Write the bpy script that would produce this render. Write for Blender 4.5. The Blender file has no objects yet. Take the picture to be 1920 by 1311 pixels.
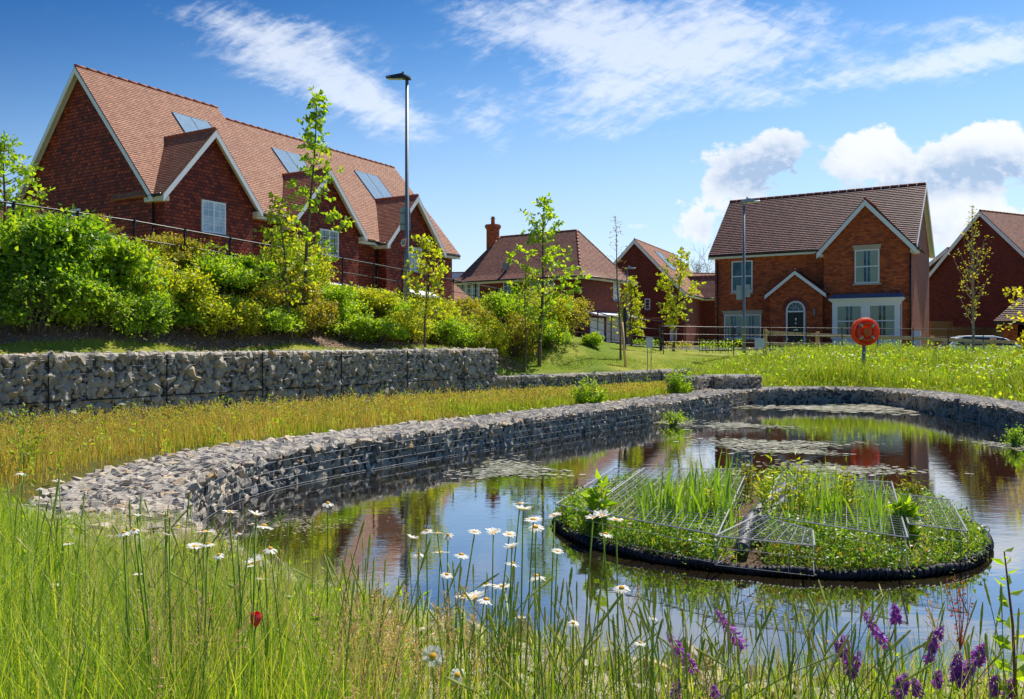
import bpy, bmesh, math, random
import numpy as np
from mathutils import Vector, Matrix
PI = math.pi; rad = math.radians
random.seed(7); RG = np.random.default_rng(11)
scene = bpy.context.scene
COL = scene.collection

# ------------------------------------------------------------------ camera (eye at z = 0; water lies 1.37 m below)
cam = bpy.data.objects.new('camera', bpy.data.cameras.new('camera'))
COL.objects.link(cam); scene.camera = cam
cam.data.lens = 30.0; cam.data.sensor_width = 36.0
cam.data.clip_start = 0.05; cam.data.clip_end = 2000
cam.location = (0, 0, 0); cam.rotation_euler = (rad(90), 0, 0)
cam.data.shift_y = -7.5/1920
F = 1600.0; CX = 960.0; HY = 648.0

# ------------------------------------------------------------------ light
SUN_H = Vector((0.62, 0.785, 0)).normalized(); SUN_EL = rad(56)
sun_az = math.atan2(SUN_H.x, SUN_H.y)
sl = bpy.data.lights.new('sun', 'SUN'); sl.energy = 4.3; sl.angle = rad(0.5); sl.color = (1.0, 0.93, 0.82)
so = bpy.data.objects.new('sun', sl); COL.objects.link(so)
sdir = Vector((SUN_H.x*math.cos(SUN_EL), SUN_H.y*math.cos(SUN_EL), math.sin(SUN_EL)))
so.rotation_euler = sdir.to_track_quat('Z', 'Y').to_euler(); so.location = (20, 20, 60)
scene.view_settings.view_transform = 'Standard'; scene.view_settings.look = 'None'
scene.view_settings.gamma = 1.0; scene.view_settings.exposure = 0.62
scene.render.engine = 'CYCLES'
scene.cycles.max_bounces = 6; scene.cycles.transparent_max_bounces = 6
scene.cycles.diffuse_bounces = 3; scene.cycles.caustics_reflective = False; scene.cycles.caustics_refractive = False

class NT:
    """tiny helper that wires shader nodes"""
    def __init__(s, nt): s.nt = nt; s.n = nt.nodes; s.l = nt.links
    def new(s, t, **k):
        n = s.n.new(t)
        for a, b in k.items(): setattr(n, a, b)
        return n
    def put(s, sock, v):
        if v is None: return
        if hasattr(v, 'links') or isinstance(v, bpy.types.NodeSocket): s.l.new(v, sock)
        else: sock.default_value = v
    def m(s, op, a, b=None, c=None, clamp=False):
        n = s.new('ShaderNodeMath', operation=op, use_clamp=clamp)
        s.put(n.inputs[0], a); s.put(n.inputs[1], b)
        if c is not None: s.put(n.inputs[2], c)
        return n.outputs[0]
    def noise(s, vec, scale, detail=4, rough=.55, dist=0, out=0):
        n = s.new('ShaderNodeTexNoise'); s.put(n.inputs['Vector'], vec)
        n.inputs['Scale'].default_value = scale; n.inputs['Detail'].default_value = detail
        n.inputs['Roughness'].default_value = rough; n.inputs['Distortion'].default_value = dist
        return n.outputs[out]
    def ramp(s, fac, stops, interp='LINEAR'):
        n = s.new('ShaderNodeValToRGB'); n.color_ramp.interpolation = interp
        cr = n.color_ramp
        while len(cr.elements) < len(stops): cr.elements.new(.5)
        for e, (p, c) in zip(cr.elements, stops):
            e.position = p; e.color = (*c, 1) if len(c) == 3 else c
        s.put(n.inputs[0], fac); return n.outputs[0]
    def mix(s, fac, a, b, mode='MIX'):
        n = s.new('ShaderNodeMix', data_type='RGBA', blend_type=mode)
        s.put(n.inputs[0], fac)
        for i, v in ((6, a), (7, b)):
            if isinstance(v, tuple): v = (*v, 1) if len(v) == 3 else v
            s.put(n.inputs[i], v)
        return n.outputs[2]
    def sstep(s, v, a, b):
        n = s.new('ShaderNodeMapRange', interpolation_type='SMOOTHSTEP')
        s.put(n.inputs[0], v); n.inputs[1].default_value = a; n.inputs[2].default_value = b
        return n.outputs[0]
    def comb(s, x, y, z=0.0):
        n = s.new('ShaderNodeCombineXYZ'); s.put(n.inputs[0], x); s.put(n.inputs[1], y); s.put(n.inputs[2], z)
        return n.outputs[0]

# ------------------------------------------------------------------ sky with clouds, laid out by direction
world = bpy.data.worlds.new('World'); scene.world = world; world.use_nodes = True
w = NT(world.node_tree); w.n.clear()
sky = w.new('ShaderNodeTexSky', sky_type='NISHITA'); sky.sun_disc = False
sky.sun_elevation = SUN_EL; sky.sun_rotation = sun_az; sky.air_density = 1.0; sky.dust_density = 0.6; sky.ozone_density = 2.2
hs = w.new('ShaderNodeHueSaturation'); hs.inputs['Saturation'].default_value = 1.34; hs.inputs['Value'].default_value = 1.0
w.l.new(sky.outputs[0], hs.inputs['Color'])
tc = w.new('ShaderNodeTexCoord'); sx = w.new('ShaderNodeSeparateXYZ'); w.l.new(tc.outputs['Generated'], sx.inputs[0])
dx, dy, dz = sx.outputs
yy = w.m('MAXIMUM', dy, .2)
U = w.m('DIVIDE', dx, yy); V = w.m('DIVIDE', dz, yy)
front = w.sstep(dy, .2, .4)
def blob(px, py, rx, ry, ang=0, p=1.0):
    u0 = (px-CX)/F; v0 = (HY-py)/F; c, s_ = math.cos(rad(ang)), math.sin(rad(ang))
    a = w.m('SUBTRACT', U, u0); b = w.m('SUBTRACT', V, v0)
    e = w.m('DIVIDE', w.m('ADD', w.m('MULTIPLY', a, c), w.m('MULTIPLY', b, s_)), rx/F)
    f = w.m('DIVIDE', w.m('SUBTRACT', w.m('MULTIPLY', b, c), w.m('MULTIPLY', a, s_)), ry/F)
    r2 = w.m('ADD', w.m('MULTIPLY', e, e), w.m('MULTIPLY', f, f))
    return w.m('MULTIPLY', w.m('EXPONENT', w.m('MULTIPLY', r2, -1.0)), p)
def addall(l):
    o = l[0]
    for q in l[1:]: o = w.m('ADD', o, q)
    return o
def rotuv(ang, su, sv, off=0):
    c, s_ = math.cos(rad(ang)), math.sin(rad(ang))
    e = w.m('ADD', w.m('MULTIPLY', U, c*su), w.m('MULTIPLY', V, s_*su))
    f = w.m('SUBTRACT', w.m('MULTIPLY', V, c*sv), w.m('MULTIPLY', U, s_*sv))
    return w.comb(e, f, off)
# high thin cloud
cm = addall([blob(470, 75, 150, 55, -20, .85), blob(610, 130, 160, 75, -28, .95), blob(720, 210, 100, 45, -22, .9),
             blob(890, 200, 100, 34, -48, .42), blob(930, 270, 60, 22, -40, .3),
             blob(1010, 45, 170, 65, -4, .9), blob(1230, 55, 230, 75, 4, 1.0), blob(1190, 150, 210, 62, 8, 1.0),
             blob(1420, 90, 170, 60, 10, .75), blob(1640, 140, 300, 32, 10, .95), blob(1840, 105, 160, 36, 10, .9),
             blob(1800, 45, 170, 20, 4, .45), blob(1130, 245, 110, 22, 2, .55), blob(60, 20, 200, 40, 0, .12)])
n1 = w.noise(rotuv(-14, 7, 26), 1.0, 9, .62, .5)
n2 = w.noise(rotuv(22, 34, 90, 3.3), 1.0, 7, .62, .35)
nn = w.m('MULTIPLY', w.m('SUBTRACT', w.m('ADD', w.m('MULTIPLY', n1, .55), w.m('MULTIPLY', n2, .45)), .5), 3.2)
cir = w.sstep(w.m('ADD', w.m('MULTIPLY', cm, .72), nn), .12, 1.15)
cir = w.m('MULTIPLY', cir, w.sstep(cm, .03, .5))
# cumulus
qm = addall([blob(1400, 305, 110, 58, 8, 1.25), blob(1455, 280, 48, 40, 0, .7), blob(1330, 400, 120, 70, 0, .75),
             blob(1640, 300, 120, 55, 0, 1.0), blob(1790, 300, 140, 62, 5, 1.0), blob(1900, 270, 90, 60, 0, .9),
             blob(1760, 400, 250, 75, 0, .9), blob(1880, 440, 160, 60, 0, .8), blob(1270, 440, 90, 40, 0, .5)])
qn = w.noise(rotuv(0, 15, 20, 7.7), 1.0, 9, .55, .15)
qf = w.noise(rotuv(0, 15, 20, 7.7), 1.0, 2, .5, .15)
qn_b = w.noise(rotuv(0, 60, 80, 2.2), 1.0, 6, .6, .1)
qd = w.m('ADD', w.m('MULTIPLY', qm, .62), w.m('ADD', w.m('MULTIPLY', w.m('SUBTRACT', qn, .5), 1.7), w.m('MULTIPLY', w.m('SUBTRACT', qn_b, .5), .35)))
cum = w.sstep(qd, .44, .60)
core = addall([blob(1435, 316, 90, 42, 12, 2.0), blob(1850, 322, 150, 38, 0, 1.6), blob(1640, 348, 150, 26, 0, .8), blob(1750, 440, 200, 40, 0, .5), blob(1330, 430, 60, 30, 0, .5)])
cshade = w.m('MULTIPLY', core, w.m('ADD', .15, w.m('ADD', w.m('MULTIPLY', qf, .7), w.m('MULTIPLY', w.m('SUBTRACT', qn_b, .4), 1.6))), clamp=True)
topd = w.m('SUBTRACT', 1.0, w.m('MULTIPLY', w.sstep(w.m('ADD', V, w.m('MULTIPLY', U, -.22)), .12, .56), .60))
tv = w.new('ShaderNodeVectorMath', operation='MULTIPLY'); w.l.new(hs.outputs[0], tv.inputs[0]); w.l.new(w.comb(w.m('MULTIPLY', topd, topd), topd, w.m('POWER', topd, .6)), tv.inputs[1])
hz = w.m('EXPONENT', w.m('MULTIPLY', w.m('MULTIPLY', V, V), -18.0))
sat = w.mix(w.m('MULTIPLY', w.m('MULTIPLY', hz, front), .60), tv.outputs[0], (4.5, 5.2, 6.5))
c1 = w.mix(w.m('MULTIPLY', w.m('MULTIPLY', cir, front), .66), sat, (6.3, 6.6, 7.1))
ccol = w.mix(cshade, (6.4, 6.5, 6.7), (2.7, 3.6, 5.0))
c2 = w.mix(w.m('MULTIPLY', w.m('MULTIPLY', cum, front), .93), c1, ccol)
bg = w.new('ShaderNodeBackground'); bg.inputs['Strength'].default_value = 0.104
w.l.new(c2, bg.inputs['Color'])
wo = w.new('ShaderNodeOutputWorld'); w.l.new(bg.outputs[0], wo.inputs[0])

# ------------------------------------------------------------------ object helpers
def tag(o, label=None, cat=None, group=None, kind=None):
    if label: o['label'] = label
    if cat: o['category'] = cat
    if group: o['group'] = group
    if kind: o['kind'] = kind
    return o
def empty(name, loc=(0, 0, 0), rz=0, label=None, cat=None, group=None):
    o = bpy.data.objects.new(name, None); COL.objects.link(o); o.empty_display_size = .2
    o.location = loc; o.rotation_euler = (0, 0, rz); return tag(o, label, cat, group)
def copy_tree(o, parent=None):
    c = o.copy(); COL.objects.link(c)
    if parent is not None:
        c.parent = parent
    for ch in list(o.children): copy_tree(ch, c)
    return c
def px(x, y, Y): return Vector(((x-CX)*Y/F, Y, (HY-y)*Y/F))

class MB:
    def __init__(s): s.v = []; s.f = []; s.uv = []; s.mi = []; s.cm = 0
    def poly(s, pts, uv=None):
        b = len(s.v); s.v += [tuple(p) for p in pts]; s.f.append(list(range(b, b+len(pts))))
        s.uv.append(uv); s.mi.append(s.cm)
    def mesh(s, vs, fs):
        b = len(s.v); s.v += [tuple(p) for p in vs]
        for f in fs: s.f.append([b+i for i in f]); s.uv.append(None); s.mi.append(s.cm)
    def box(s, x0, x1, y0, y1, z0, z1):
        vs = [(x, y, z) for z in (z0, z1) for x, y in ((x0, y0), (x1, y0), (x1, y1), (x0, y1))]
        s.mesh(vs, [(3, 2, 1, 0), (4, 5, 6, 7), (0, 1, 5, 4), (1, 2, 6, 5), (2, 3, 7, 6), (3, 0, 4, 7)])
    def slab(s, pts, off):
        """convex polygon pts extruded by vector off"""
        n = len(pts); P = [Vector(p) for p in pts]; Q = [p+Vector(off) for p in P]
        nrm = (P[1]-P[0]).cross(P[2]-P[0])
        if nrm.dot(Vector(off)) > 0: P, Q = Q, P
        # P is the outer face when its normal points away from Q
        if (P[1]-P[0]).cross(P[2]-P[0]).dot(Q[0]-P[0]) > 0: P.reverse(); Q.reverse()
        s.mesh(P+Q, [tuple(range(n)), tuple(range(2*n-1, n-1, -1))]+[(i, i+n, (i+1) % n+n, (i+1) % n) for i in range(n)])
    def tube(s, pts, r, n=8, cap=True, flat=1.0):
        P = [Vector(p) for p in pts]; m = len(P)
        rr = r if hasattr(r, '__len__') else [r]*m
        vs = []; up = Vector((0, 0, 1))
        t0 = (P[1]-P[0]).normalized()
        a = t0.orthogonal().normalized() if abs(t0.z) > .95 else t0.cross(up).normalized()
        for i in range(m):
            t = (P[min(i+1, m-1)]-P[max(i-1, 0)]); t = t.normalized() if t.length > 1e-9 else t0
            a = (a-t*a.dot(t)); a = a.normalized() if a.length > 1e-6 else t.orthogonal().normalized()
            b = t.cross(a)
            for k in range(n):
                an = 2*PI*k/n; vs.append(P[i]+(a*math.cos(an)+b*math.sin(an)*flat)*rr[i])
        fs = [(i*n+k, i*n+(k+1) % n, (i+1)*n+(k+1) % n, (i+1)*n+k) for i in range(m-1) for k in range(n)]
        if cap: fs += [tuple(range(n-1, -1, -1)), tuple(range((m-1)*n, m*n))]
        s.mesh(vs, fs)
    def lathe(s, prof, c=(0, 0, 0), n=16, M=None):
        vs = []
        for r, z in prof:
            for k in range(n):
                an = 2*PI*k/n; p = Vector((r*math.cos(an), r*math.sin(an), z))
                if M is not None: p = M @ p
                vs.append(p+Vector(c))
        m = len(prof)
        s.mesh(vs, [(i*n+k, i*n+(k+1) % n, (i+1)*n+(k+1) % n, (i+1)*n+k) for i in range(m-1) for k in range(n)]
               + [tuple(range(n-1, -1, -1)), tuple(range((m-1)*n, m*n))])
    def build(s, name, mats, parent=None, smooth=False, kind=None, bevel=0):
        me = bpy.data.meshes.new(name); me.from_pydata(s.v, [], s.f); me.update()
        uvl = me.uv_layers.new(name='UVMap')
        buf = np.zeros((len(me.loops), 2), np.float32)
        for pi, p in enumerate(me.polygons):
            if s.uv[pi] is not None:
                for k, li in enumerate(p.loop_indices): buf[li] = s.uv[pi][k]
            else:
                n = p.normal
                ua = Vector((-n.y, n.x, 0))
                ua = ua.normalized() if ua.length > .05 else Vector((1, 0, 0))
                va = n.cross(ua)
                for li in p.loop_indices:
                    co = me.vertices[me.loops[li].vertex_index].co; buf[li] = (co.dot(ua), co.dot(va))
        uvl.data.foreach_set('uv', buf.ravel())
        for mt in (mats if isinstance(mats, (list, tuple)) else [mats]): me.materials.append(mt)
        me.polygons.foreach_set('material_index', s.mi)
        if smooth: me.polygons.foreach_set('use_smooth', [True]*len(me.polygons))
        o = bpy.data.objects.new(name, me); COL.objects.link(o)
        if bevel:
            bv = o.modifiers.new('bevel', 'BEVEL'); bv.width = bevel; bv.segments = 2; bv.limit_method = 'ANGLE'
        if parent is not None: o.parent = parent
        if kind: o['kind'] = kind
        return o

def np_mesh(name, V, T, mat, parent=None, smooth=False, quads=False, mi=None, attrs=None):
    V = np.asarray(V, np.float32).reshape(-1, 3); T = np.asarray(T, np.int32); k = T.shape[1]
    me = bpy.data.meshes.new(name)
    me.vertices.add(len(V)); me.vertices.foreach_set('co', V.ravel())
    me.loops.add(T.size); me.loops.foreach_set('vertex_index', T.ravel())
    me.polygons.add(len(T)); me.polygons.foreach_set('loop_start', np.arange(0, T.size, k, dtype=np.int32))
    me.polygons.foreach_set('loop_total', np.full(len(T), k, np.int32))
    if mi is not None: me.polygons.foreach_set('material_index', np.asarray(mi, np.int32))
    me.polygons.foreach_set('use_smooth', np.full(len(T), bool(smooth)))
    for mt in (mat if isinstance(mat, (list, tuple)) else [mat]): me.materials.append(mt)
    if attrs:
        for an, av in attrs.items():
            a = me.attributes.new(an, 'FLOAT', 'POINT'); a.data.foreach_set('value', np.asarray(av, np.float32))
    me.update(); me.validate()
    o = bpy.data.objects.new(name, me); COL.objects.link(o)
    if parent is not None: o.parent = parent
    return o
def nrm(a): return a/np.maximum(np.linalg.norm(a, axis=-1, keepdims=True), 1e-9)
def leaf_arrays(P, D, L, W, rng, fold=.15):
    """folded leaves: base, side, tip, side"""
    N = len(P); R = nrm(rng.normal(size=(N, 3))+np.array([0, 0, .9])); S = nrm(np.cross(D, R)); Nn = np.cross(D, S)
    L = np.broadcast_to(L, (N,))[:, None]; W = np.broadcast_to(W, (N,))[:, None]
    mid = P+D*L*.45+Nn*L*fold
    V = np.stack([P, mid+S*W*.5, P+D*L, mid-S*W*.5], 1)
    b = (np.arange(N)*4)[:, None, None]
    T = (np.array([[0, 1, 2], [0, 2, 3]])[None]+b).reshape(-1, 3)
    return V.reshape(-1, 3), T
def blade_arrays(P, H, Wd, bend, rng, seg=3, az=None):
    N = len(P); a = rng.uniform(0, 2*PI, N) if az is None else az
    bd = np.stack([np.cos(a), np.sin(a), np.zeros(N)], 1); wa = a+PI/2+rng.normal(0, .8, N)
    wd = np.stack([np.cos(wa), np.sin(wa), np.zeros(N)], 1)
    vs = []
    for k in range(seg+1):
        t = k/seg
        c = P+np.array([0, 0, 1.])*(H*(t-.25*np.minimum(bend, 1.2)*t*t))[:, None]+bd*(H*bend*t*t)[:, None]
        if k < seg:
            ww = (Wd*(1-.55*t)*.5)[:, None]; vs += [c-wd*ww, c+wd*ww]
        else: vs.append(c)
    V = np.stack(vs, 1); nv = 2*seg+1; T = []
    for k in range(seg-1): T += [[2*k, 2*k+1, 2*k+3], [2*k, 2*k+3, 2*k+2]]
    T.append([2*seg-2, 2*seg-1, 2*seg])
    T = (np.array(T)[None]+(np.arange(N)*nv)[:, None, None]).reshape(-1, 3)
    return V.reshape(-1, 3), T
def cat(parts):
    Vs, Ts, b = [], [], 0
    for V, T in parts: Vs.append(V); Ts.append(T+b); b += len(V)
    return np.concatenate(Vs), np.concatenate(Ts)

# ------------------------------------------------------------------ materials
def mat(name, fn, disp=False):
    m = bpy.data.materials.new(name); m.use_nodes = True; t = NT(m.node_tree); t.n.clear()
    out = t.new('ShaderNodeOutputMaterial'); t.l.new(fn(t), out.inputs[0]); return m
def pr(t, col, rough=.7, normal=None, spec=.4, metal=0, **k):
    b = t.new('ShaderNodeBsdfPrincipled')
    t.put(b.inputs['Base Color'], (*col, 1) if isinstance(col, tuple) and len(col) == 3 else col)
    t.put(b.inputs['Roughness'], rough); b.inputs['Specular IOR Level'].default_value = spec
    b.inputs['Metallic'].default_value = metal
    if normal is not None: t.l.new(normal, b.inputs['Normal'])
    for a, v in k.items(): t.put(b.inputs[a], v)
    return b.outputs[0]
def bump(t, h, s=.4, d=.01):
    n = t.new('ShaderNodeBump'); n.inputs['Strength'].default_value = s; n.inputs['Distance'].default_value = d
    t.l.new(h, n.inputs['Height']); return n.outputs[0]
def plain(name, col, rough=.6, var=.12, scale=6, metal=0, spec=.4, b=.15):
    def fn(t):
        c = t.new('ShaderNodeTexCoord').outputs['Object']; n = t.noise(c, scale, 5)
        f = t.m('ADD', 1-var, t.m('MULTIPLY', n, 2*var))
        g = t.new('ShaderNodeVectorMath', operation='SCALE'); g.inputs[0].default_value = col; t.l.new(f, g.inputs['Scale'])
        n2 = t.noise(c, scale*9, 3)
        return pr(t, g.outputs[0], t.m('ADD', rough-.05, t.m('MULTIPLY', n2, .1)), bump(t, n2, b, .003), spec, metal)
    return mat(name, fn)
def masonry(name, c1, c2, mort, bw, rh, ms=.012, bias=0, dark=(.1, .03, .03), dk=.35, bs=.6, rough=.8, big=.25):
    def fn(t):
        uv = t.new('ShaderNodeUVMap', uv_map='UVMap').outputs[0]
        b = t.new('ShaderNodeTexBrick', offset=.5); t.l.new(uv, b.inputs['Vector'])
        b.inputs['Scale'].default_value = 1; b.inputs['Brick Width'].default_value = bw; b.inputs['Row Height'].default_value = rh
        b.inputs['Mortar Size'].default_value = ms; b.inputs['Bias'].default_value = bias; b.inputs['Mortar Smooth'].default_value = .2
        b.inputs['Color1'].default_value = (*c1, 1); b.inputs['Color2'].default_value = (*c2, 1); b.inputs['Mortar'].default_value = (*mort, 1)
        b2 = t.new('ShaderNodeTexBrick', offset=.5); t.l.new(uv, b2.inputs['Vector'])
        b2.inputs['Scale'].default_value = 1; b2.inputs['Brick Width'].default_value = bw; b2.inputs['Row Height'].default_value = rh
        b2.inputs['Mortar Size'].default_value = 0; b2.inputs['Bias'].default_value = .0
        b2.inputs['Color1'].default_value = (0, 0, 0, 1); b2.inputs['Color2'].default_value = (1, 1, 1, 1)
        mp = t.new('ShaderNodeMapping'); mp.inputs['Location'].default_value = (bw*14, rh*22, 0); t.l.new(uv, mp.inputs[0]); t.l.new(mp.outputs[0], b2.inputs['Vector'])
        dm = t.m('MULTIPLY', t.sstep(b2.outputs[0], .55, .95), dk)
        c = t.mix(dm, b.outputs['Color'], dark)
        mpp = t.new('ShaderNodeMapping'); mpp.inputs['Scale'].default_value = (1.6, .5, 1); t.l.new(uv, mpp.inputs[0]); n = t.m('ADD', t.m('MULTIPLY', t.noise(mpp.outputs[0], 1.1, 6, .65), 1.5), -.25); n2 = t.noise(uv, 14, 3)
        sc = t.m('ADD', 1-big, t.m('MULTIPLY', t.m('ADD', n, t.m('MULTIPLY', n2, .6)), big*1.3))
        g = t.new('ShaderNodeVectorMath', operation='SCALE'); t.l.new(c, g.inputs[0]); t.l.new(sc, g.inputs['Scale'])
        hh = t.m('SUBTRACT', t.m('MULTIPLY', n2, .3), b.outputs['Fac'])
        hh = t.m('ADD', hh, t.m('MULTIPLY', b2.outputs[0], .35))
        return pr(t, g.outputs[0], rough, bump(t, hh, bs, .012), .25)
    return mat(name, fn)
M = {}
M['brick'] = masonry('red_facing_brick', (.74, .165, .045), (.46, .085, .028), (.24, .10, .065), .225, .088, .010, .1, (.12, .035, .03), .55, .5)
M['brick_pale'] = masonry('pale_brick_and_lit_side', (.44, .15, .10), (.33, .10, .07), (.34, .20, .16), .225, .088, .010, .1, (.2, .07, .06), .3, .4)  # pale brick; on the near right house's end it paints in grazing sun
M['brick_dark'] = masonry('brown_red_brick', (.30, .065, .04), (.20, .04, .028), (.16, .07, .06), .225, .088, .010, .1, (.10, .03, .035), .4, .5)
M['tilehang'] = masonry('hung_clay_wall_tiles', (.47, .078, .030), (.21, .030, .022), (.035, .010, .011), .21, .135, .014, .0, (.085, .020, .022), .7, 1.0, .62, .3)
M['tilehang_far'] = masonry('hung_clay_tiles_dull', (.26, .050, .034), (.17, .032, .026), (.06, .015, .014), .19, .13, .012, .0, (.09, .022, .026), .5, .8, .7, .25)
M['roof_pink'] = masonry('pinkish_clay_roof_tiles', (.47, .235, .145), (.34, .15, .095), (.12, .045, .03), .19, .115, .009, .0, (.21, .075, .05), .5, .6, .7, .22)  # pinkish clay tone, the same on every slope
M['roof_brown'] = masonry('brown_clay_roof_tiles', (.38, .185, .13), (.25, .115, .085), (.08, .03, .028), .19, .13, .010, .0, (.12, .048, .05), .5, .6, .7, .25)
M['roof_plum'] = masonry('plum_clay_roof_tiles', (.33, .135, .115), (.15, .058, .062), (.035, .015, .018), .22, .17, .020, .0, (.085, .038, .048), .6, .8, .6, .25)
M['ridge'] = plain('ridge_tile_clay', (.34, .12, .07), .75, .3, 5)
M['white'] = plain('white_painted_board', (.92, .92, .97), .5, .05, 3)
M['upvc'] = plain('white_window_frame', (.92, .92, .97), .35, .03, 3)
M['cream'] = plain('cream_soffit', (.72, .64, .52), .6, .08)
M['stone'] = plain('pale_cast_stone', (.55, .47, .38), .8, .15, 8)
M['black_pipe'] = plain('black_plastic_gutter', (.018, .017, .018), .35, .2)
M['black_metal'] = plain('black_painted_iron', (.014, .015, .018), .4, .25)
M['door'] = plain('black_door_paint', (.012, .014, .022), .3, .2)
M['lead'] = plain('grey_lead_sheet', (.10, .14, .22), .5, .2)
M['steel'] = plain('galvanised_steel', (.22, .26, .29), .5, .15, 8, .35)
M['wire_pale'] = plain('pale_zinc_wire', (.46, .46, .46), .45, .15, 20, .2)
M['wire'] = plain('galvanised_wire', (.36, .37, .39), .55, .25, 20, .2)
M['lampgrey'] = plain('dark_grey_lamp_housing', (.05, .055, .06), .45, .15)
M['signwhite'] = plain('white_sign_face', (.74, .76, .78), .45, .04)
M['signgrey'] = plain('grey_sign_back', (.42, .46, .48), .5, .1)
M['signred'] = plain('red_sign_ring', (.62, .02, .02), .45, .05)
M['ink'] = plain('black_sign_ink', (.01, .01, .01), .5, .05)
M['buoy'] = plain('orange_red_plastic', (.95, .065, .012), .38, .06, 4)
M['buoy_hot'] = plain('bright_orange_plastic', (1.0, .14, .03), .4, .06, 4)
M['buoywhite'] = plain('pale_tape_and_rim_glint', (.62, .50, .36), .5, .1)
M['chrome'] = plain('brushed_metal', (.7, .7, .7), .25, .1, 10, .9)
M['timber'] = plain('weathered_fence_timber', (.70, .46, .24), .8, .35, 7)
M['timber_dark'] = plain('stained_closeboard_timber', (.24, .12, .05), .8, .35, 9)
M['bark'] = plain('brown_grey_bark', (.16, .115, .08), .9, .35, 20, b=.6)
M['bark_pale'] = plain('pale_birch_bark', (.42, .34, .26), .85, .3, 14, b=.5)
M['twig'] = plain('dark_twig', (.11, .085, .065), .9, .3, 20)
M['carwhite'] = plain('white_car_paint', (.78, .80, .84), .2, .03, 3, 0, .6, .02)
M['carglass'] = plain('tinted_car_glass', (.03, .04, .05), .08, .1, 3, 0, .8, .02)
M['carred'] = plain('red_tail_lamp', (.5, .01, .02), .2, .1)
M['plate'] = plain('yellow_number_plate', (.75, .55, .06), .4, .05)
M['rubber'] = plain('black_rubber', (.02, .02, .02), .8, .2)
M['corr'] = plain('black_corrugated_plastic', (.034, .036, .044), .6, .35, 12, 0, .2)
M['corr_grey'] = plain('grey_corrugated_plastic', (.085, .090, .105), .55, .25, 12, 0, .5)
M['gap_shade'] = plain('dark_gap', (.10, .09, .08), .95, .3)
def curt(t):
    uv = t.new('ShaderNodeUVMap', uv_map='UVMap').outputs[0]
    sp = t.new('ShaderNodeSeparateXYZ'); t.l.new(uv, sp.inputs[0])
    s = t.m('SINE', t.m('MULTIPLY', sp.outputs[0], 70)); n = t.noise(uv, 3, 3)
    f = t.m('ADD', .35, t.m('ADD', t.m('MULTIPLY', s, .10), t.m('MULTIPLY', n, .3)))
    return pr(t, t.mix(f, (.10, .13, .09), (.55, .60, .50)), .5, None, .5, 0, **{'Coat Weight': .7, 'Coat Roughness': .05})
M['curtain'] = mat('curtain_behind_glass', curt)
def blind(t):
    uv = t.new('ShaderNodeUVMap', uv_map='UVMap').outputs[0]
    sp = t.new('ShaderNodeSeparateXYZ'); t.l.new(uv, sp.inputs[0])
    f = t.sstep(t.noise(uv, 2.2, 3), .35, .65)
    return pr(t, t.mix(f, (.30, .42, .55), (.62, .72, .84)), .5, None, .5, 0, **{'Coat Weight': .7, 'Coat Roughness': .05})
M['blind'] = mat('slatted_blind_behind_glass', blind)
def glass(t):
    c = t.new('ShaderNodeTexCoord').outputs['Object']; n = t.noise(c, 1.7, 3)
    return pr(t, t.mix(t.sstep(n, .35, .65), (.02, .032, .045), (.10, .13, .15)), .04, bump(t, t.noise(c, 1.1, 2), .08, .02), .7)
M['glass'] = mat('window_glass', glass)
def solar(t):
    uv = t.new('ShaderNodeUVMap', uv_map='UVMap').outputs[0]
    b = t.new('ShaderNodeTexBrick', offset=0.0); t.l.new(uv, b.inputs['Vector'])
    b.inputs['Scale'].default_value = 1; b.inputs['Brick Width'].default_value = .16; b.inputs['Row Height'].default_value = .16; b.inputs['Mortar Size'].default_value = .006
    b.inputs['Color1'].default_value = (.15, .26, .40, 1); b.inputs['Color2'].default_value = (.19, .31, .45, 1); b.inputs['Mortar'].default_value = (.22, .30, .38, 1)  # matte blue-grey: the sky's reflection put into the cell colour
    return pr(t, b.outputs[0], .75, None, .08, 0)
M['solar'] = mat('solar_cell_glass', solar)
def leafmat(name, cols, trans=.52, gloss=.05):
    def fn(t):
        g = t.new('ShaderNodeNewGeometry'); r = g.outputs['Random Per Island']
        n = len(cols); c = t.ramp(r, [(i/max(n-1, 1), q) for i, q in enumerate(cols)])
        wn = t.noise(t.new('ShaderNodeTexCoord').outputs['Object'], 1.1, 2)
        sc = t.m('ADD', .62, t.m('MULTIPLY', wn, .76))
        v = t.new('ShaderNodeVectorMath', operation='SCALE'); t.l.new(c, v.inputs[0]); t.l.new(sc, v.inputs['Scale'])
        d = t.new('ShaderNodeBsdfDiffuse'); t.l.new(v.outputs[0], d.inputs[0])
        tr = t.new('ShaderNodeBsdfTranslucent')
        tcol = t.mix(1.0, v.outputs[0], (1.15, 1.12, .55) if 'petal' not in name else (1, 1, .9), 'MULTIPLY'); v2 = t.new('ShaderNodeVectorMath', operation='SCALE'); t.l.new(tcol, v2.inputs[0]); v2.inputs['Scale'].default_value = 1.05 if ('petal' in name or 'tan' in name) else 1.35 if 'seed' in name else 1.7
        t.l.new(v2.outputs[0], tr.inputs[0])
        mx = t.new('ShaderNodeMixShader'); mx.inputs[0].default_value = trans; t.l.new(d.outputs[0], mx.inputs[1]); t.l.new(tr.outputs[0], mx.inputs[2])
        gl = t.new('ShaderNodeBsdfGlossy'); gl.inputs['Roughness'].default_value = .5
        m2 = t.new('ShaderNodeMixShader'); m2.inputs[0].default_value = gloss; t.l.new(mx.outputs[0], m2.inputs[1]); t.l.new(gl.outputs[0], m2.inputs[2])
        return m2.outputs[0]
    return mat(name, fn)
M['lf_dark'] = leafmat('deep_green_leaves', [(.10, .20, .010), (.18, .34, .012), (.28, .44, .016), (.12, .24, .012), (.40, .50, .02)])
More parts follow.
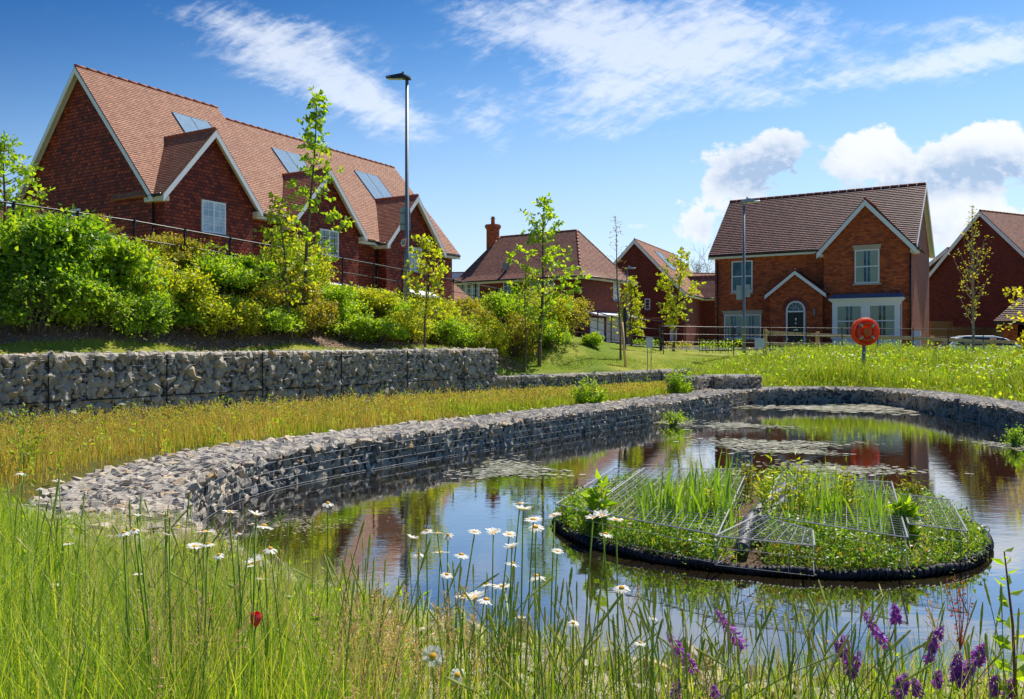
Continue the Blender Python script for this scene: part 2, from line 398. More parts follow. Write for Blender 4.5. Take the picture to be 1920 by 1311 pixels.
M['lf_mid'] = leafmat('mid_green_leaves', [(.13, .23, .010), (.24, .40, .012), (.38, .52, .018), (.16, .28, .012), (.50, .54, .02)])
M['lf_yel'] = leafmat('yellow_green_leaves', [(.20, .29, .012), (.36, .43, .014), (.52, .52, .02), (.25, .34, .014), (.56, .44, .02)])
M['lf_olive'] = leafmat('olive_green_leaves', [(.16, .21, .02), (.28, .31, .02), (.38, .36, .03), (.42, .25, .03), (.18, .26, .02)])
M['lf_gold'] = leafmat('golden_leaves', [(.55, .50, .02), (.68, .58, .03), (.42, .42, .02)], .5)
M['lf_rust'] = leafmat('rusty_young_leaves', [(.18, .15, .03), (.26, .15, .04), (.22, .20, .04), (.14, .16, .03)])
M['g_dry'] = leafmat('dry_golden_grass', [(.44, .35, .06), (.36, .36, .035), (.54, .38, .09), (.26, .33, .03), (.62, .50, .18), (.40, .22, .07), (.24, .30, .03)], .4, .03)
M['g_rust'] = leafmat('rusty_dry_grass', [(.44, .22, .07), (.54, .30, .10), (.36, .17, .06), (.50, .38, .12)], .4, .03)
M['g_green'] = leafmat('fresh_green_grass', [(.19, .30, .014), (.27, .38, .018), (.09, .19, .012), (.34, .41, .025), (.42, .40, .09), (.14, .24, .012)], .42, .03)
M['g_fore'] = leafmat('foreground_grass_blades', [(.18, .33, .014), (.34, .50, .016), (.08, .19, .010), (.46, .56, .025), (.58, .54, .10), (.22, .38, .014), (.06, .16, .012), (.52, .58, .08)], .42, .05)
M['g_head'] = leafmat('timothy_seed_heads', [(.44, .52, .12), (.54, .56, .18), (.32, .42, .08), (.62, .56, .26)], .4, .03)
M['g_tan'] = leafmat('tan_feathery_seed_heads', [(.70, .50, .30), (.80, .60, .42), (.60, .42, .24), (.76, .64, .42)], .35, .02)
M['reed'] = leafmat('bright_iris_blades', [(.18, .33, .014), (.28, .44, .02), (.12, .25, .012), (.36, .48, .03)], .45, .08)
M['clover'] = leafmat('low_marsh_leaves', [(.14, .29, .014), (.22, .40, .02), (.08, .19, .012), (.32, .46, .03), (.34, .34, .05)], .4, .06)
M['umbel'] = plain('white_meadow_flower', (.82, .80, .72), .7, .05)
M['petal'] = leafmat('white_daisy_petal', [(.88, .88, .86), (.92, .90, .86)], .45, .02)
M['buoy'] = leafmat('orange_red_buoy_petal', [(.98, .12, .018), (.98, .13, .02)], .45, .05)
M['buoy_hot'] = leafmat('bright_orange_buoy_petal', [(1.0, .24, .05), (1.0, .26, .05)], .45, .05)
M['yolk'] = plain('yellow_daisy_disc', (.72, .38, .015), .8, .2, 60)
M['stalk'] = plain('green_flower_stem', (.22, .33, .05), .85, .2, 6, 0, .05)
M['stalk_red'] = plain('russet_stem', (.30, .12, .05), .85, .2, 6, 0, .08)
M['purple'] = leafmat('violet_vetch_flowers', [(.30, .06, .60), (.42, .10, .70), (.20, .04, .48), (.50, .16, .62)], .4, .04)
M['poppy'] = plain('scarlet_petal', (.90, .03, .06), .55, .1)
M['dock'] = leafmat('red_dock_seeds', [(.50, .09, .03), (.62, .16, .05), (.42, .12, .05)], .35, .02)
def stone(t):
    g = t.new('ShaderNodeNewGeometry'); c = t.new('ShaderNodeTexCoord').outputs['Object']
    col = t.ramp(g.outputs['Random Per Island'], [(0, (.31, .285, .245)), (.25, (.54, .475, .385)), (.5, (.42, .38, .32)), (.72, (.60, .505, .37)), (.88, (.41, .385, .35)), (.96, (.52, .35, .17)), (1, (.70, .61, .47))])
    n = t.noise(c, 22, 6, .65); n2 = t.noise(c, 5, 3)
    f = t.m('ADD', .42, t.m('MULTIPLY', t.m('ADD', n, n2), .50))
    v = t.new('ShaderNodeVectorMath', operation='SCALE'); t.l.new(col, v.inputs[0]); t.l.new(f, v.inputs['Scale'])
    return pr(t, v.outputs[0], .9, bump(t, n, .7, .012), .2)
M['stones'] = mat('broken_ragstone', stone)
def water(t):
    c = t.new('ShaderNodeTexCoord').outputs['Object']
    mp = t.new('ShaderNodeMapping'); mp.inputs['Scale'].default_value = (1.0, 2.6, 1); mp.inputs['Rotation'].default_value = (0, 0, .25); t.l.new(c, mp.inputs[0])
    a = t.noise(mp.outputs[0], 3.2, 4, .5, .4); b = t.noise(mp.outputs[0], 13, 3, .5)
    calm = t.sstep(t.noise(c, .35, 2), .38, .62)
    h = t.m('ADD', t.m('MULTIPLY', a, .8), t.m('MULTIPLY', t.m('MULTIPLY', b, calm), .35))
    bp = t.new('ShaderNodeBump'); bp.inputs['Strength'].default_value = .05; bp.inputs['Distance'].default_value = .02; t.l.new(h, bp.inputs['Height'])
    weed = t.sstep(t.noise(c, 1.4, 6, .7), .50, .66)
    col = t.mix(weed, (.022, .016, .007), (.045, .038, .012))
    b = pr(t, col, .015, bp.outputs[0], .5, 0, **{'IOR': 1.5})
    gl = t.new('ShaderNodeBsdfGlossy'); gl.inputs['Roughness'].default_value = .012; gl.inputs['Color'].default_value = (.93, .95, .97, 1); t.l.new(bp.outputs[0], gl.inputs['Normal'])
    fr = t.new('ShaderNodeFresnel'); fr.inputs['IOR'].default_value = 1.34; t.l.new(bp.outputs[0], fr.inputs['Normal'])
    ms = t.new('ShaderNodeMixShader'); t.l.new(t.m('ADD', t.m('MULTIPLY', fr.outputs[0], .75), .22, clamp=True), ms.inputs[0]); t.l.new(b, ms.inputs[1]); t.l.new(gl.outputs[0], ms.inputs[2])
    return ms.outputs[0]
M['water'] = mat('pond_water', water)
def ground(t):
    c = t.new('ShaderNodeTexCoord').outputs['Object']
    n = t.noise(c, .5, 5); n2 = t.noise(c, 9, 6, .7); n3 = t.noise(c, 40, 4, .7)
    lawn = t.mix(t.sstep(n, .38, .62), (.155, .22, .022), (.34, .33, .055))
    lawn = t.mix(t.m('MULTIPLY', n3, .5), lawn, (.12, .19, .02))
    mul = t.mix(t.sstep(n3, .4, .62), (.13, .085, .06), (.36, .25, .18))
    mea = t.mix(n2, (.07, .085, .016), (.15, .13, .03))
    def at(k): return t.new('ShaderNodeAttribute', attribute_name=k).outputs['Fac']
    wob = t.m('MULTIPLY', t.m('SUBTRACT', n2, .5), .7)
    mm = t.sstep(t.m('ADD', at('mulch'), wob), .4, .6); me_ = t.sstep(t.m('ADD', at('meadow'), wob), .4, .6)
    col = t.mix(me_, lawn, mea); col = t.mix(mm, col, mul)
    return pr(t, col, .95, bump(t, t.m('ADD', n3, n2), .8, .03), .15)
M['ground'] = mat('ground_cover', ground)
def asphalt(t):
    c = t.new('ShaderNodeTexCoord').outputs['Object']; n = t.noise(c, 60, 5, .7); n2 = t.noise(c, .6, 4)
    return pr(t, t.mix(t.m('MULTIPLY', t.m('ADD', n, n2), .5), (.035, .035, .037), (.085, .082, .08)), .9, bump(t, n, .5, .006), .3)
M['asphalt'] = mat('asphalt', asphalt)
# ------------------------------------------------------------------ lie of the land
WATER_Z = -1.37; RIM_Z = -1.03
def chaikin(P, closed=False, it=2, keep=()):
    P = [np.array(p, float) for p in P]
    for _ in range(it):
        Q = []; n = len(P)
        if not closed: Q.append(P[0])
        for i in range(n if closed else n-1):
            a, b = P[i], P[(i+1) % n]; Q += [a*.75+b*.25, a*.25+b*.75]
        if not closed: Q.append(P[-1])
        P = Q
    return np.array(P)
near_pts = [(-1.25, 4.15), (-.6, 3.5), (.2, 2.95), (1.2, 2.65), (2.6, 2.6), (4.2, 3.0), (5.8, 4.2), (7.0, 6.4)]
right_pts = [(7.0, 6.4), (7.5, 9), (7.75, 11.5), (7.95, 13.05), (8.25, 14.8), (8.45, 17.0), (8.65, 19.3), (8.2, 20.5), (7.1, 20.5), (5.5, 19.75)]
left_pts = [(5.5, 19.75), (3.35, 16.25), (1.16, 13.3), (-.41, 11.07), (-1.54, 9.45), (-2.02, 8.63), (-2.34, 7.9), (-2.45, 7.26), (-2.4, 6.2), (-2.0, 5.2), (-1.25, 4.15)]
near_c, right_c, left_c = chaikin(near_pts), chaikin(right_pts), chaikin(left_pts)
POND = np.concatenate([near_c[:-1], right_c[:-1], left_c[:-1]])
def seg_dist(Q, A, B):
    AB = B-A; t = np.clip(((Q-A)@AB)/max(AB@AB, 1e-9), 0, 1)
    return np.linalg.norm(Q-(A+t[:, None]*AB), axis=1)
def in_poly(Q, P):
    x, y = Q[:, 0], Q[:, 1]; c = np.zeros(len(Q), bool); n = len(P)
    for i in range(n):
        x0, y0 = P[i]; x1, y1 = P[(i+1) % n]
        if y0 == y1: continue
        k = ((y0 > y) != (y1 > y)) & (x < (x1-x0)*(y-y0)/(y1-y0)+x0); c ^= k
    return c
def pond_sd(Q):
    d = np.full(len(Q), 1e9)
    for i in range(len(POND)): d = np.minimum(d, seg_dist(Q, POND[i], POND[(i+1) % len(POND)]))
    return np.where(in_poly(Q, POND), -d, d)
# retaining wall (front top edge in plan); the tall part ends at WB
W0 = np.array((-12.5, 6.5)); WA = np.array((-7.32, 12.2)); WBp = np.array((-.37, 21.3)); WC = np.array((7.3, 29.2))
wall_line = [W0, WA, WBp, WC]
def wall_side(Q):
    """signed distance from the retaining wall face, positive behind it"""
    best = np.full(len(Q), 1e9); sg = np.ones(len(Q))
    ext = [W0+(W0-WA)*4]+wall_line+[WC+(WC-WBp)*.2, WC+np.array((6.5, 1.0))*1.0, WC+np.array((40, 4.))]
    for i in range(len(ext)-1):
        d = seg_dist(Q, ext[i], ext[i+1]); AB = ext[i+1]-ext[i]
        s = np.sign(AB[0]*(Q[:, 1]-ext[i][1])-AB[1]*(Q[:, 0]-ext[i][0]))
        k = d < best; best = np.where(k, d, best); sg = np.where(k, s, sg)
    return best*sg
def fence_pt(n): return np.array((-7.53+.64*n, 17+.96*n))
def fence_z(n): return float(np.interp(n, [-12, 0, 6, 12, 16, 19, 24], [1.5, 1.33, 1.02, .62, .25, -.08, -.3]))
ctrl = []
for n in range(-12, 25, 3): p = fence_pt(n); ctrl.append((p[0], p[1], fence_z(n)))
dW = (WBp-WA)/np.linalg.norm(WBp-WA); nW = np.array((-dW[1], dW[0]))
for t, o, z in [(-8, .9, -.05), (-4, .9, -.05), (0, .9, -.08), (3, .9, -.08), (6, .9, -.08), (9, .9, -.09), (11, .9, -.11),
                (0, 2.0, .36), (4, 2.0, .34), (8, 2.2, .24), (11, 2.3, .08)]:
    p = WA+dW*t+nW*o; ctrl.append((p[0], p[1], z))
for t, z in [(1.6, -.76), (4, -.80), (7, -.82), (10, -.82)]:
    p = WBp+(WC-WBp)/11.0*t+nW*.8; ctrl.append((p[0], p[1], z))
for x, y, z in [(1.2, 25.6, -.25), (3, 27.5, -.25), (5, 29.8, -.35), (2.0, 24.4, -.62), (6.5, 31, -.5), (10, 31, -.62), (14, 31, -.72), (20, 31, -.75), (9, 35, -.35), (14, 36, -.42), (20, 37, -.42), (28, 36, -.6), (40, 34, -.8),
                (-13, 32, .6), (-20, 26, 1.1), (-8, 34, .6), (-5, 45, .3), (0, 42, .3), (4, 40, .05), (5, 58, .1), (-5, 66, .1), (12, 75, 0), (18, 44, -.15), (12, 51, -.1), (24, 44, -.6), (28, 46, -.8), (34, 50, -.7),
                (36, 62, -.2), (-30, 34, .7), (-40, 20, 1.2), (-25, 12, 1.2), (60, 60, -.5), (60, 110, 0), (0, 110, 0), (-60, 110, .5), (-60, 60, .6), (60, 30, -.9)]:
    ctrl.append((x, y, z))
ctrl = np.array(ctrl)
def tps_fit(C):
    n = len(C); D = np.linalg.norm(C[:, None, :2]-C[None, :, :2], axis=2)
    K = np.where(D > 0, D*D*np.log(np.maximum(D, 1e-9)), 0)+np.eye(n)*.05
    P = np.c_[np.ones(n), C[:, :2]]
    A = np.block([[K, P], [P.T, np.zeros((3, 3))]]); return np.linalg.solve(A, np.r_[C[:, 2], 0, 0, 0])
TW = tps_fit(ctrl)
def upper(Q):
    D = np.linalg.norm(Q[:, None]-ctrl[None, :, :2], axis=2)
    K = np.where(D > 0, D*D*np.log(np.maximum(D, 1e-9)), 0)
    z = K@TW[:-3]+TW[-3]+Q@TW[-2:]
    far = np.clip((np.linalg.norm(Q-np.array((5, 50)), axis=1)-75)/60, 0, 1)
    return np.clip(z, -1.1, 1.7)*(1-far)
def ss(x, a, b): t = np.clip((x-a)/(b-a), 0, 1); return t*t*(3-2*t)
def height(Q):
    Q = np.atleast_2d(np.asarray(Q, float)); out = np.empty(len(Q))
    for i in range(0, len(Q), 20000):
        q = Q[i:i+20000]; sd = pond_sd(q); r = wall_side(q)
        rt = ss(q[:, 0], 6.2, 8.5); L = -1.10-.11*ss(sd, 1.2, 3.0)*(1-rt)+(.055*np.clip(sd, 0, 7))*rt
        Uh = upper(q)
        wd = np.where(q[:, 0] < 7.3, .25, .25+(q[:, 0]-7.3)*.6); wd = np.minimum(wd, 5)
        off = np.where(q[:, 0] < 7.3, .45, .45)
        k = ss(r, off-wd*.5, off+wd*.5)
        z = L*(1-k)+Uh*k
        near = ss(-q[:, 1], -3.2, -.2)  # bank by the camera
        z = z*(1-near)+(-1.05)*near
        b = ss(sd, .1, .75); z = z*b+(-2.0)*(1-b)
        out[i:i+20000] = z
    return out
def hz(x, y): return float(height([(x, y)])[0])

# ground sheet: fine near, coarse far
gx = np.unique(np.round(np.concatenate([np.linspace(-160, -22, 24), np.arange(-22, 14, .22), np.arange(14, 45, .8), np.linspace(45, 190, 24)]), 3))
gy = np.unique(np.round(np.concatenate([np.linspace(-30, -1, 12), np.arange(-1, 34, .22), np.arange(34, 80, 1.0), np.linspace(80, 420, 30)]), 3))
GX, GY = np.meshgrid(gx, gy); Q = np.c_[GX.ravel(), GY.ravel()]
GZ = height(Q)
sdq = pond_sd(Q); rq = wall_side(Q)
fa, fd = fence_pt(0), np.array((.64, .96))/math.hypot(.64, .96)
fr = (Q-fa)@np.array((-fd[1], fd[0]))   # >0 beyond the estate fence
along = (Q-WA)@dW
mul = ss(rq, 1.05, 1.25)*(1-ss(fr, .1, .6))*(1-ss(along, 13.6, 14.6))*(rq > 0)*(Q[:, 1] < 40)
mead = np.where(((rq < .4) | ((Q[:, 0] > 7.5) & (Q[:, 1] < 26+np.clip(Q[:, 0]-7.5, 0, 12)*2.2))) & (Q[:, 1] < 35.5), 1.0, 0.0)*(Q[:, 0] > -40)
nx, ny = len(gx), len(gy)
I = np.arange(nx*ny).reshape(ny, nx)
quads = np.stack([I[:-1, :-1], I[:-1, 1:], I[1:, 1:], I[1:, :-1]], -1).reshape(-1, 4)
jit = RG.normal(0, .012, len(Q))*(np.abs(Q[:, 0]) < 22)*(Q[:, 1] < 34)
g = np_mesh('ground', np.c_[Q, GZ+jit], quads, M['ground'], smooth=True, attrs={'mulch': mul, 'meadow': mead})
tag(g, kind='structure')
# pond water: the pond outline, carried a little under the stone rim
cen = POND.mean(0)
P2 = POND+(POND-cen)/np.linalg.norm(POND-cen, axis=1)[:, None]*.35
mb = MB(); mb.poly([(p[0], p[1], WATER_Z) for p in P2]); wt = mb.build('water', M['water']); tag(wt, kind='structure')
# road between the estate fence and the houses
def strip(name, centre, width, material, dzz=.03):
    c = chaikin(centre, it=3); V = []; 
    for i in range(len(c)):
        t = c[min(i+1, len(c)-1)]-c[max(i-1, 0)]; t /= np.linalg.norm(t); n = np.array((-t[1], t[0]))
        for k in np.linspace(-.5, .5, 9): V.append(c[i]+n*width*k)
    V = np.array(V); z = height(V)+dzz
    I = np.arange(len(V)).reshape(-1, 9); q = np.stack([I[:-1, :-1], I[:-1, 1:], I[1:, 1:], I[1:, :-1]], -1).reshape(-1, 4)
    return tag(np_mesh(name, np.c_[V, z], q, material, smooth=True), kind='structure')
strip('road', [(-26, 12), (-16, 21), (-6.5, 33), (1, 45), (8, 60), (14, 90)], 4.6, M['asphalt'], .05)
strip('driveway', [(44, 38), (32, 43.5), (24, 41.5), (10, 45), (2, 48)], 4.2, M['asphalt'], .06)

# ------------------------------------------------------------------ gabions
def rock(rng, n=15):
    """an angular lump: the hull of a handful of points on a flattened ball"""
    bm = bmesh.new(); p = nrm(rng.normal(size=(n, 3))); p = p/np.abs(p).max(1, keepdims=True)**.7*rng.uniform(.8, 1.12, (n, 1))*np.array([1, rng.uniform(.62, .95), rng.uniform(.5, .8)])
    for q in p: bm.verts.new(q)
    r_ = bmesh.ops.convex_hull(bm, input=bm.verts); bmesh.ops.delete(bm, geom=[v for v in bm.verts if not v.link_faces], context='VERTS')
    bmesh.ops.triangulate(bm, faces=bm.faces); bmesh.ops.recalc_face_normals(bm, faces=bm.faces); bm.verts.index_update()
    v = np.array([q.co[:] for q in bm.verts]); f = np.array([[q.index for q in t.verts] for t in bm.faces]); bm.free(); return v/np.abs(v).max(), f
PROT = {2: [rock(RG, 12) for _ in range(14)], 3: [rock(RG, 16) for _ in range(14)]}
def stones(P, S, sub=2, flat=None):
    """angular stones at points P with radius S"""
    parts = []; idx = RG.integers(0, 14, len(P))
    for k in range(14):
        sel = np.where(idx == k)[0]
        if not len(sel): continue
        v, f = PROT[sub][k]; n = len(sel)
        q = RG.normal(size=(n, 4)); q /= np.linalg.norm(q, axis=1)[:, None]; a, b, c, d = q.T
        R = np.stack([np.stack([1-2*(c*c+d*d), 2*(b*c-a*d), 2*(b*d+a*c)], -1), np.stack([2*(b*c+a*d), 1-2*(b*b+d*d), 2*(c*d-a*b)], -1),
                      np.stack([2*(b*d-a*c), 2*(c*d+a*b), 1-2*(b*b+c*c)], -1)], 1)
        V = np.einsum('nij,vj->nvi', R, v)*S[sel][:, None, None]
        if flat is not None:   # press towards the face plane
            fn = flat[sel]; V = V-fn[:, None, :]*(np.einsum('nvi,ni->nv', V, fn)*(.45 if sub == 2 else .2))[:, :, None]
        V = V+P[sel][:, None]
        parts.append((V.reshape(-1, 3), (f[None]+(np.arange(n)*len(v))[:, None, None]).reshape(-1, 3)))
    return cat(parts)
def bars(A, B, th):
    A = np.asarray(A, float); B = np.asarray(B, float); D = nrm(B-A)
    ref = np.where(np.abs(D[:, 2:3]) > .9, np.array([[1., 0, 0]]), np.array([[0, 0, 1.]]))
    S = nrm(np.cross(D, ref))*th*.5; T_ = np.cross(D, S)
    c = [S, T_, -S, -T_]; V = np.stack([A+q for q in c]+[B+q for q in c], 1)
    f = np.array([[k, (k+1) % 4, (k+1) % 4+4] for k in range(4)]+[[k, (k+1) % 4+4, k+4] for k in range(4)])
    return V.reshape(-1, 3), (f[None]+(np.arange(len(A))*8)[:, None, None]).reshape(-1, 3)
class Path:
    def __init__(s, P):
        s.P = np.asarray(P, float); d = np.linalg.norm(np.diff(s.P, axis=0), axis=1); s.c = np.r_[0, np.cumsum(d)]; s.L = s.c[-1]
    def at(s, t):
        t = np.asarray(t, float); x = np.interp(t, s.c, s.P[:, 0]); y = np.interp(t, s.c, s.P[:, 1]); return np.stack([x, y], -1)
    def tan(s, t): return nrm(s.at(np.minimum(np.asarray(t)+.15, s.L))-s.at(np.maximum(np.asarray(t)-.15, 0)))
def gabion(name, path, side, thick, z0, z1, size, label, group, wire_gap=.1, wire_th=.005, sub=2, ends=(), joint=2.0, seam=None, backrow=False):
    """side=+1: body lies to the left of the path direction; z0,z1 may be functions of arc length"""
    f0 = z0 if callable(z0) else (lambda t: np.full(np.shape(t), z0)); f1 = z1 if callable(z1) else (lambda t: np.full(np.shape(t), z1))
    root = empty(name, (0, 0, 0), 0, label, 'gabion wall', group)
    pth = Path(path); L = pth.L
    def frame(t):
        p = pth.at(t); T = pth.tan(t); n = np.stack([-T[..., 1], T[..., 0]], -1)*side; return p, T, n
    Ps, Ss, Ns = [], [], []
    sp = size*1.30
    hmax = float(np.max(f1(np.linspace(0, L, 50))-f0(np.linspace(0, L, 50))))
    rows = max(2, int(round(hmax/(sp*.78)))); m = int(L/sp)
    for r in range(rows):
        t = (np.arange(m)+.5*(r % 2)+RG.uniform(-.28, .28, m))*sp; t = t[(t > .02) & (t < L)]
        p, T, n = frame(t); fz = (r+.5+RG.uniform(-.22, .22, len(t)))/rows
        z = f0(t)+(f1(t)-f0(t)-.02)*fz
        q = np.c_[p+n*(size*.42+RG.uniform(-.01, .02, len(t)))[:, None], z]
        Ps.append(q); Ss.append(RG.choice([.62, .85, 1.05, 1.35], len(t))*RG.uniform(.85, 1.1, len(t))*size); Ns.append(np.c_[-n, np.zeros(len(t))])
    tr = max(2, int(round(thick/(sp*.8))))
    for r in range(tr):
        t = (np.arange(m)+.5*(r % 2)+RG.uniform(-.28, .28, m))*sp; t = t[(t > 0) & (t < L)]
        p, T, n = frame(t); o = (r+.5+RG.uniform(-.25, .25, len(t)))/tr*thick
        q = np.c_[p+n*o[:, None], f1(t)-size*.42+RG.uniform(-.012, .015, len(t))]
        Ps.append(q); Ss.append(RG.choice([.6, .85, 1.0, 1.25], len(t))*RG.uniform(.85, 1.1, len(t))*size); Ns.append(np.tile([0, 0, 1.], (len(t), 1)))
    if backrow:
        t = np.arange(0, L, sp); p, T, n = frame(t)
        for zz in (.15, .5, .85):
            q = np.c_[p+n*(thick-size*.42), f0(t)+(f1(t)-f0(t))*zz]; Ps.append(q); Ss.append(RG.uniform(.7, 1.05, len(t))*size); Ns.append(np.c_[n, np.zeros(len(t))])
    for e in ends:
        t0 = 0 if e == 0 else L; p, T, n = frame(np.array([t0])); T = T[0]*(1 if e else -1)
        for a in np.arange(sp*.4, thick, sp*.9):
            for zz in np.arange(float(f0(np.array([t0]))[0])+sp*.3, float(f1(np.array([t0]))[0]), sp*.8):
                b = p[0]+n[0]*a-T*size*.4; Ps.append([[b[0]+RG.uniform(-.02, .02), b[1], zz]]); Ss.append([size*RG.uniform(.75, 1.1)]); Ns.append([[T[0], T[1], 0]])
    P = np.concatenate(Ps); S = np.concatenate(Ss)*(1.08 if sub == 2 else .97); Nn = np.concatenate(Ns)
    V, Tt = stones(P, S, sub, Nn); np_mesh('stone_fill', V, Tt, M['stones'], root)
    # dark backing: shade between the stones put into its colour, blocks daylight
    t = np.linspace(0.03, L-.03, max(2, int(L/.4))); p, T, n = frame(t); ins = size*.55
    V = np.concatenate([np.c_[p+n*ins, f0(t)], np.c_[p+n*ins, f1(t)-ins], np.c_[p+n*(thick-.02), f1(t)-ins], np.c_[p+n*(thick-.02), f0(t)]])
    k = len(t); i = np.arange(k-1)
    fs = np.concatenate([np.stack([i+a*k, i+1+a*k, i+1+(a+1)*k, i+(a+1)*k], -1) for a in range(3)]+[np.array([[0, k, 2*k, 3*k]]), np.array([[k-1, 2*k-1, 3*k-1, 4*k-1]])])
    np_mesh('dark_core', V, fs, M['gap_shade'], root)
    # welded mesh
    A, B = [], []; e = .012
    t = np.arange(0, L, wire_gap); p, T, n = frame(t); pf = p-n*e
    A.append(np.c_[pf, f0(t)]); B.append(np.c_[pf, f1(t)+e])
    A.append(np.c_[pf, f1(t)+e]); B.append(np.c_[p+n*thick*(.82 if wire_th < .003 else 1), f1(t)+e])
    tt = np.linspace(0, L, max(3, int(L/.5))); p, T, n = frame(tt); pf = p-n*e
    for fz in np.arange(0, 1.001, wire_gap/hmax):
        q = np.c_[pf, f0(tt)+(f1(tt)-f0(tt)+e)*fz]; A.append(q[:-1]); B.append(q[1:])
    for o in np.arange(0, thick*(.82 if wire_th < .003 else 1)+.001, wire_gap):
        q = np.c_[p+n*o, f1(tt)+e]; A.append(q[:-1]); B.append(q[1:])
    A = np.concatenate(A); B = np.concatenate(B)
    V, Tt = bars(A, B, wire_th)
    np_mesh('wire_mesh', V, Tt, M['wire'], root)
    # basket joints and the seam between courses
    A, B = [], []
    for t0 in np.arange(joint*.4, L, joint):
        p, T, n = frame(np.array([t0])); pf = p[0]-n[0]*.02
        A.append([*pf, float(f0(np.array([t0]))[0])]); B.append([*pf, float(f1(np.array([t0]))[0])])
    if seam is not None:
        q = np.c_[pth.at(tt)-frame(tt)[2]*.02, seam(tt)]; A += list(map(list, q[:-1])); B += list(map(list, q[1:]))
    if A:
        V, Tt = bars(np.array(A), np.array(B), .022); np_mesh('basket_joint', V, Tt, M['rubber'], root)
    return root
GG = 'wire gabion walls filled with grey stone'
up = Path([W0, WA, WBp])
gabion('gabion_wall', [W0, WA, WBp], 1, 1.0, -1.4, lambda t: np.interp(t, [0, up.L*.4, up.L], [-.15, -.15, -.10]), .088,
       'tall long gabion wall of grey stone below the shrub bank, on the left', GG, .11, .0055, 3, ends=(1,), joint=1.9,
       seam=lambda t: np.interp(t, [0, up.L], [-.90, -.77]))
gabion('gabion_wall', [WBp+dW*.02-nW*.0, WC], 1, .95, -1.4, -.80, .10, 'lower gabion wall beyond the end of the tall one, along the foot of the lawn', GG, .12, .005, 2, ends=(1,), joint=2.1)
gabion('gabion_wall', left_c[::-1], 1, 1.0, -1.62, RIM_Z, .064, 'low curving gabion wall along the left side of the pond', GG, .085, .0027, 2, joint=99, backrow=True)
gabion('gabion_wall', right_c, -1, 1.0, -1.62, RIM_Z-.005, .076, 'low gabion wall arching round the far end and right side of the pond', GG, .12, .004, 2, joint=99)
gabion('gabion_wall', near_c, -1, .95, -1.62, RIM_Z-.01, .078, 'low gabion rim of the near bank under the foreground grass', GG, .085, .0022, 2, joint=99)
def blockwall(a, b, z0, z1, label, th=.9):
    gabion('gabion_basket', [a, b], 1, th, z0, z1, .085, label, 'short gabion baskets at the far pond corner', .1, .005, 2, ends=(0, 1), joint=9)
b0 = px(1353, 703, 20.0); b1 = px(1430, 705, 20.4)
blockwall((b0.x, b0.y), (b1.x, b1.y), -1.35, -.72, 'squared gabion basket stepping down right of the lawn wall, behind the pond rim', .8)
b0 = px(1306, 706, 19.7); b1 = px(1351, 706, 20.9)
blockwall((b0.x, b0.y), (b1.x, b1.y), -1.35, -.76, 'paler small gabion basket standing left of the squared one', .8)

# ------------------------------------------------------------------ houses
def clip(poly, k, lo=True):
    """keep v>=k (lo) or v<=k of 2D polygon"""
    out = []; n = len(poly)
    for i in range(n):
        a, b = poly[i], poly[(i+1) % n]; ia = (a[1] >= k) == lo or a[1] == k; ib = (b[1] >= k) == lo or b[1] == k
        if ia: out.append(a)
        if ia != ib:
            t = (k-a[1])/(b[1]-a[1]); out.append((a[0]+(b[0]-a[0])*t, k))
    return out
def roof_plane(mb, pts, gauge=.13, lift=.016, thick=.06):
    P = [Vector(p) for p in pts]; n = (P[1]-P[0]).cross(P[2]-P[0]).normalized()
    if n.z < 0: P.reverse(); n = -n
    ua = Vector((-n.y, n.x, 0)).normalized(); va = n.cross(ua)
    if va.z < 0: va = -va; ua = -ua
    o = P[0]; q = [((p-o).dot(ua), (p-o).dot(va)) for p in P]
    v0 = min(b for a, b in q); v1 = max(b for a, b in q); k = 0
    mb.slab([p-n*.003 for p in P], n*-thick)
    while v0+k*gauge < v1-1e-4:
        lo, hi = v0+k*gauge, min(v0+(k+1)*gauge, v1)
        c = clip(clip(q, lo, True), hi, False)
        if len(c) >= 3:
            vs = [o+ua*a+va*b+n*(lift*(1-(b-lo)/gauge)+.002) for a, b in c]
            uv = [(a, b-v0) for a, b in c]
            nn = (vs[1]-vs[0]).cross(vs[2]-vs[0])
            if nn.dot(n) < 0: vs.reverse(); uv.reverse()
            mb.poly(vs, uv)
            low = [a for a, b in c if abs(b-lo) < 1e-5]
            if len(low) >= 2:
                a0, a1 = min(low), max(low)
                e = [o+ua*a0+va*lo, o+ua*a1+va*lo, o+ua*a1+va*lo+n*(lift+.002), o+ua*a0+va*lo+n*(lift+.002)]
                mb.poly(e, [(a0, .01), (a1, .01), (a1, .03), (a0, .03)])
        k += 1
def barge(parent, a, b, out, h=.24, th=.045, m='white', drop=.05, nm='bargeboard'):
    a, b, out = Vector(a), Vector(b), Vector(out); dn = Vector((0, 0, -1))
    s = a+dn*drop; e = b+dn*drop
    mb = MB(); mb.slab([s, e, e+dn*h, s+dn*h], out*th)
    return mb.build(nm, M[m], parent)
def tube_part(parent, name, pts, r, m, n=8):
    mb = MB(); mb.tube(pts, r, n); return mb.build(name, M[m], parent, True)
def ridge_cap(parent, a, b, r=.065):
    mb = MB(); a, b = Vector(a), Vector(b); L = (b-a).length; k = max(1, int(L/.45)); d = (b-a)/k
    for i in range(k): mb.tube([a+d*i, a+d*(i+.93)], [r, r*.93], 8)
    return mb.build('ridge_tiles', M['ridge'], parent, True)
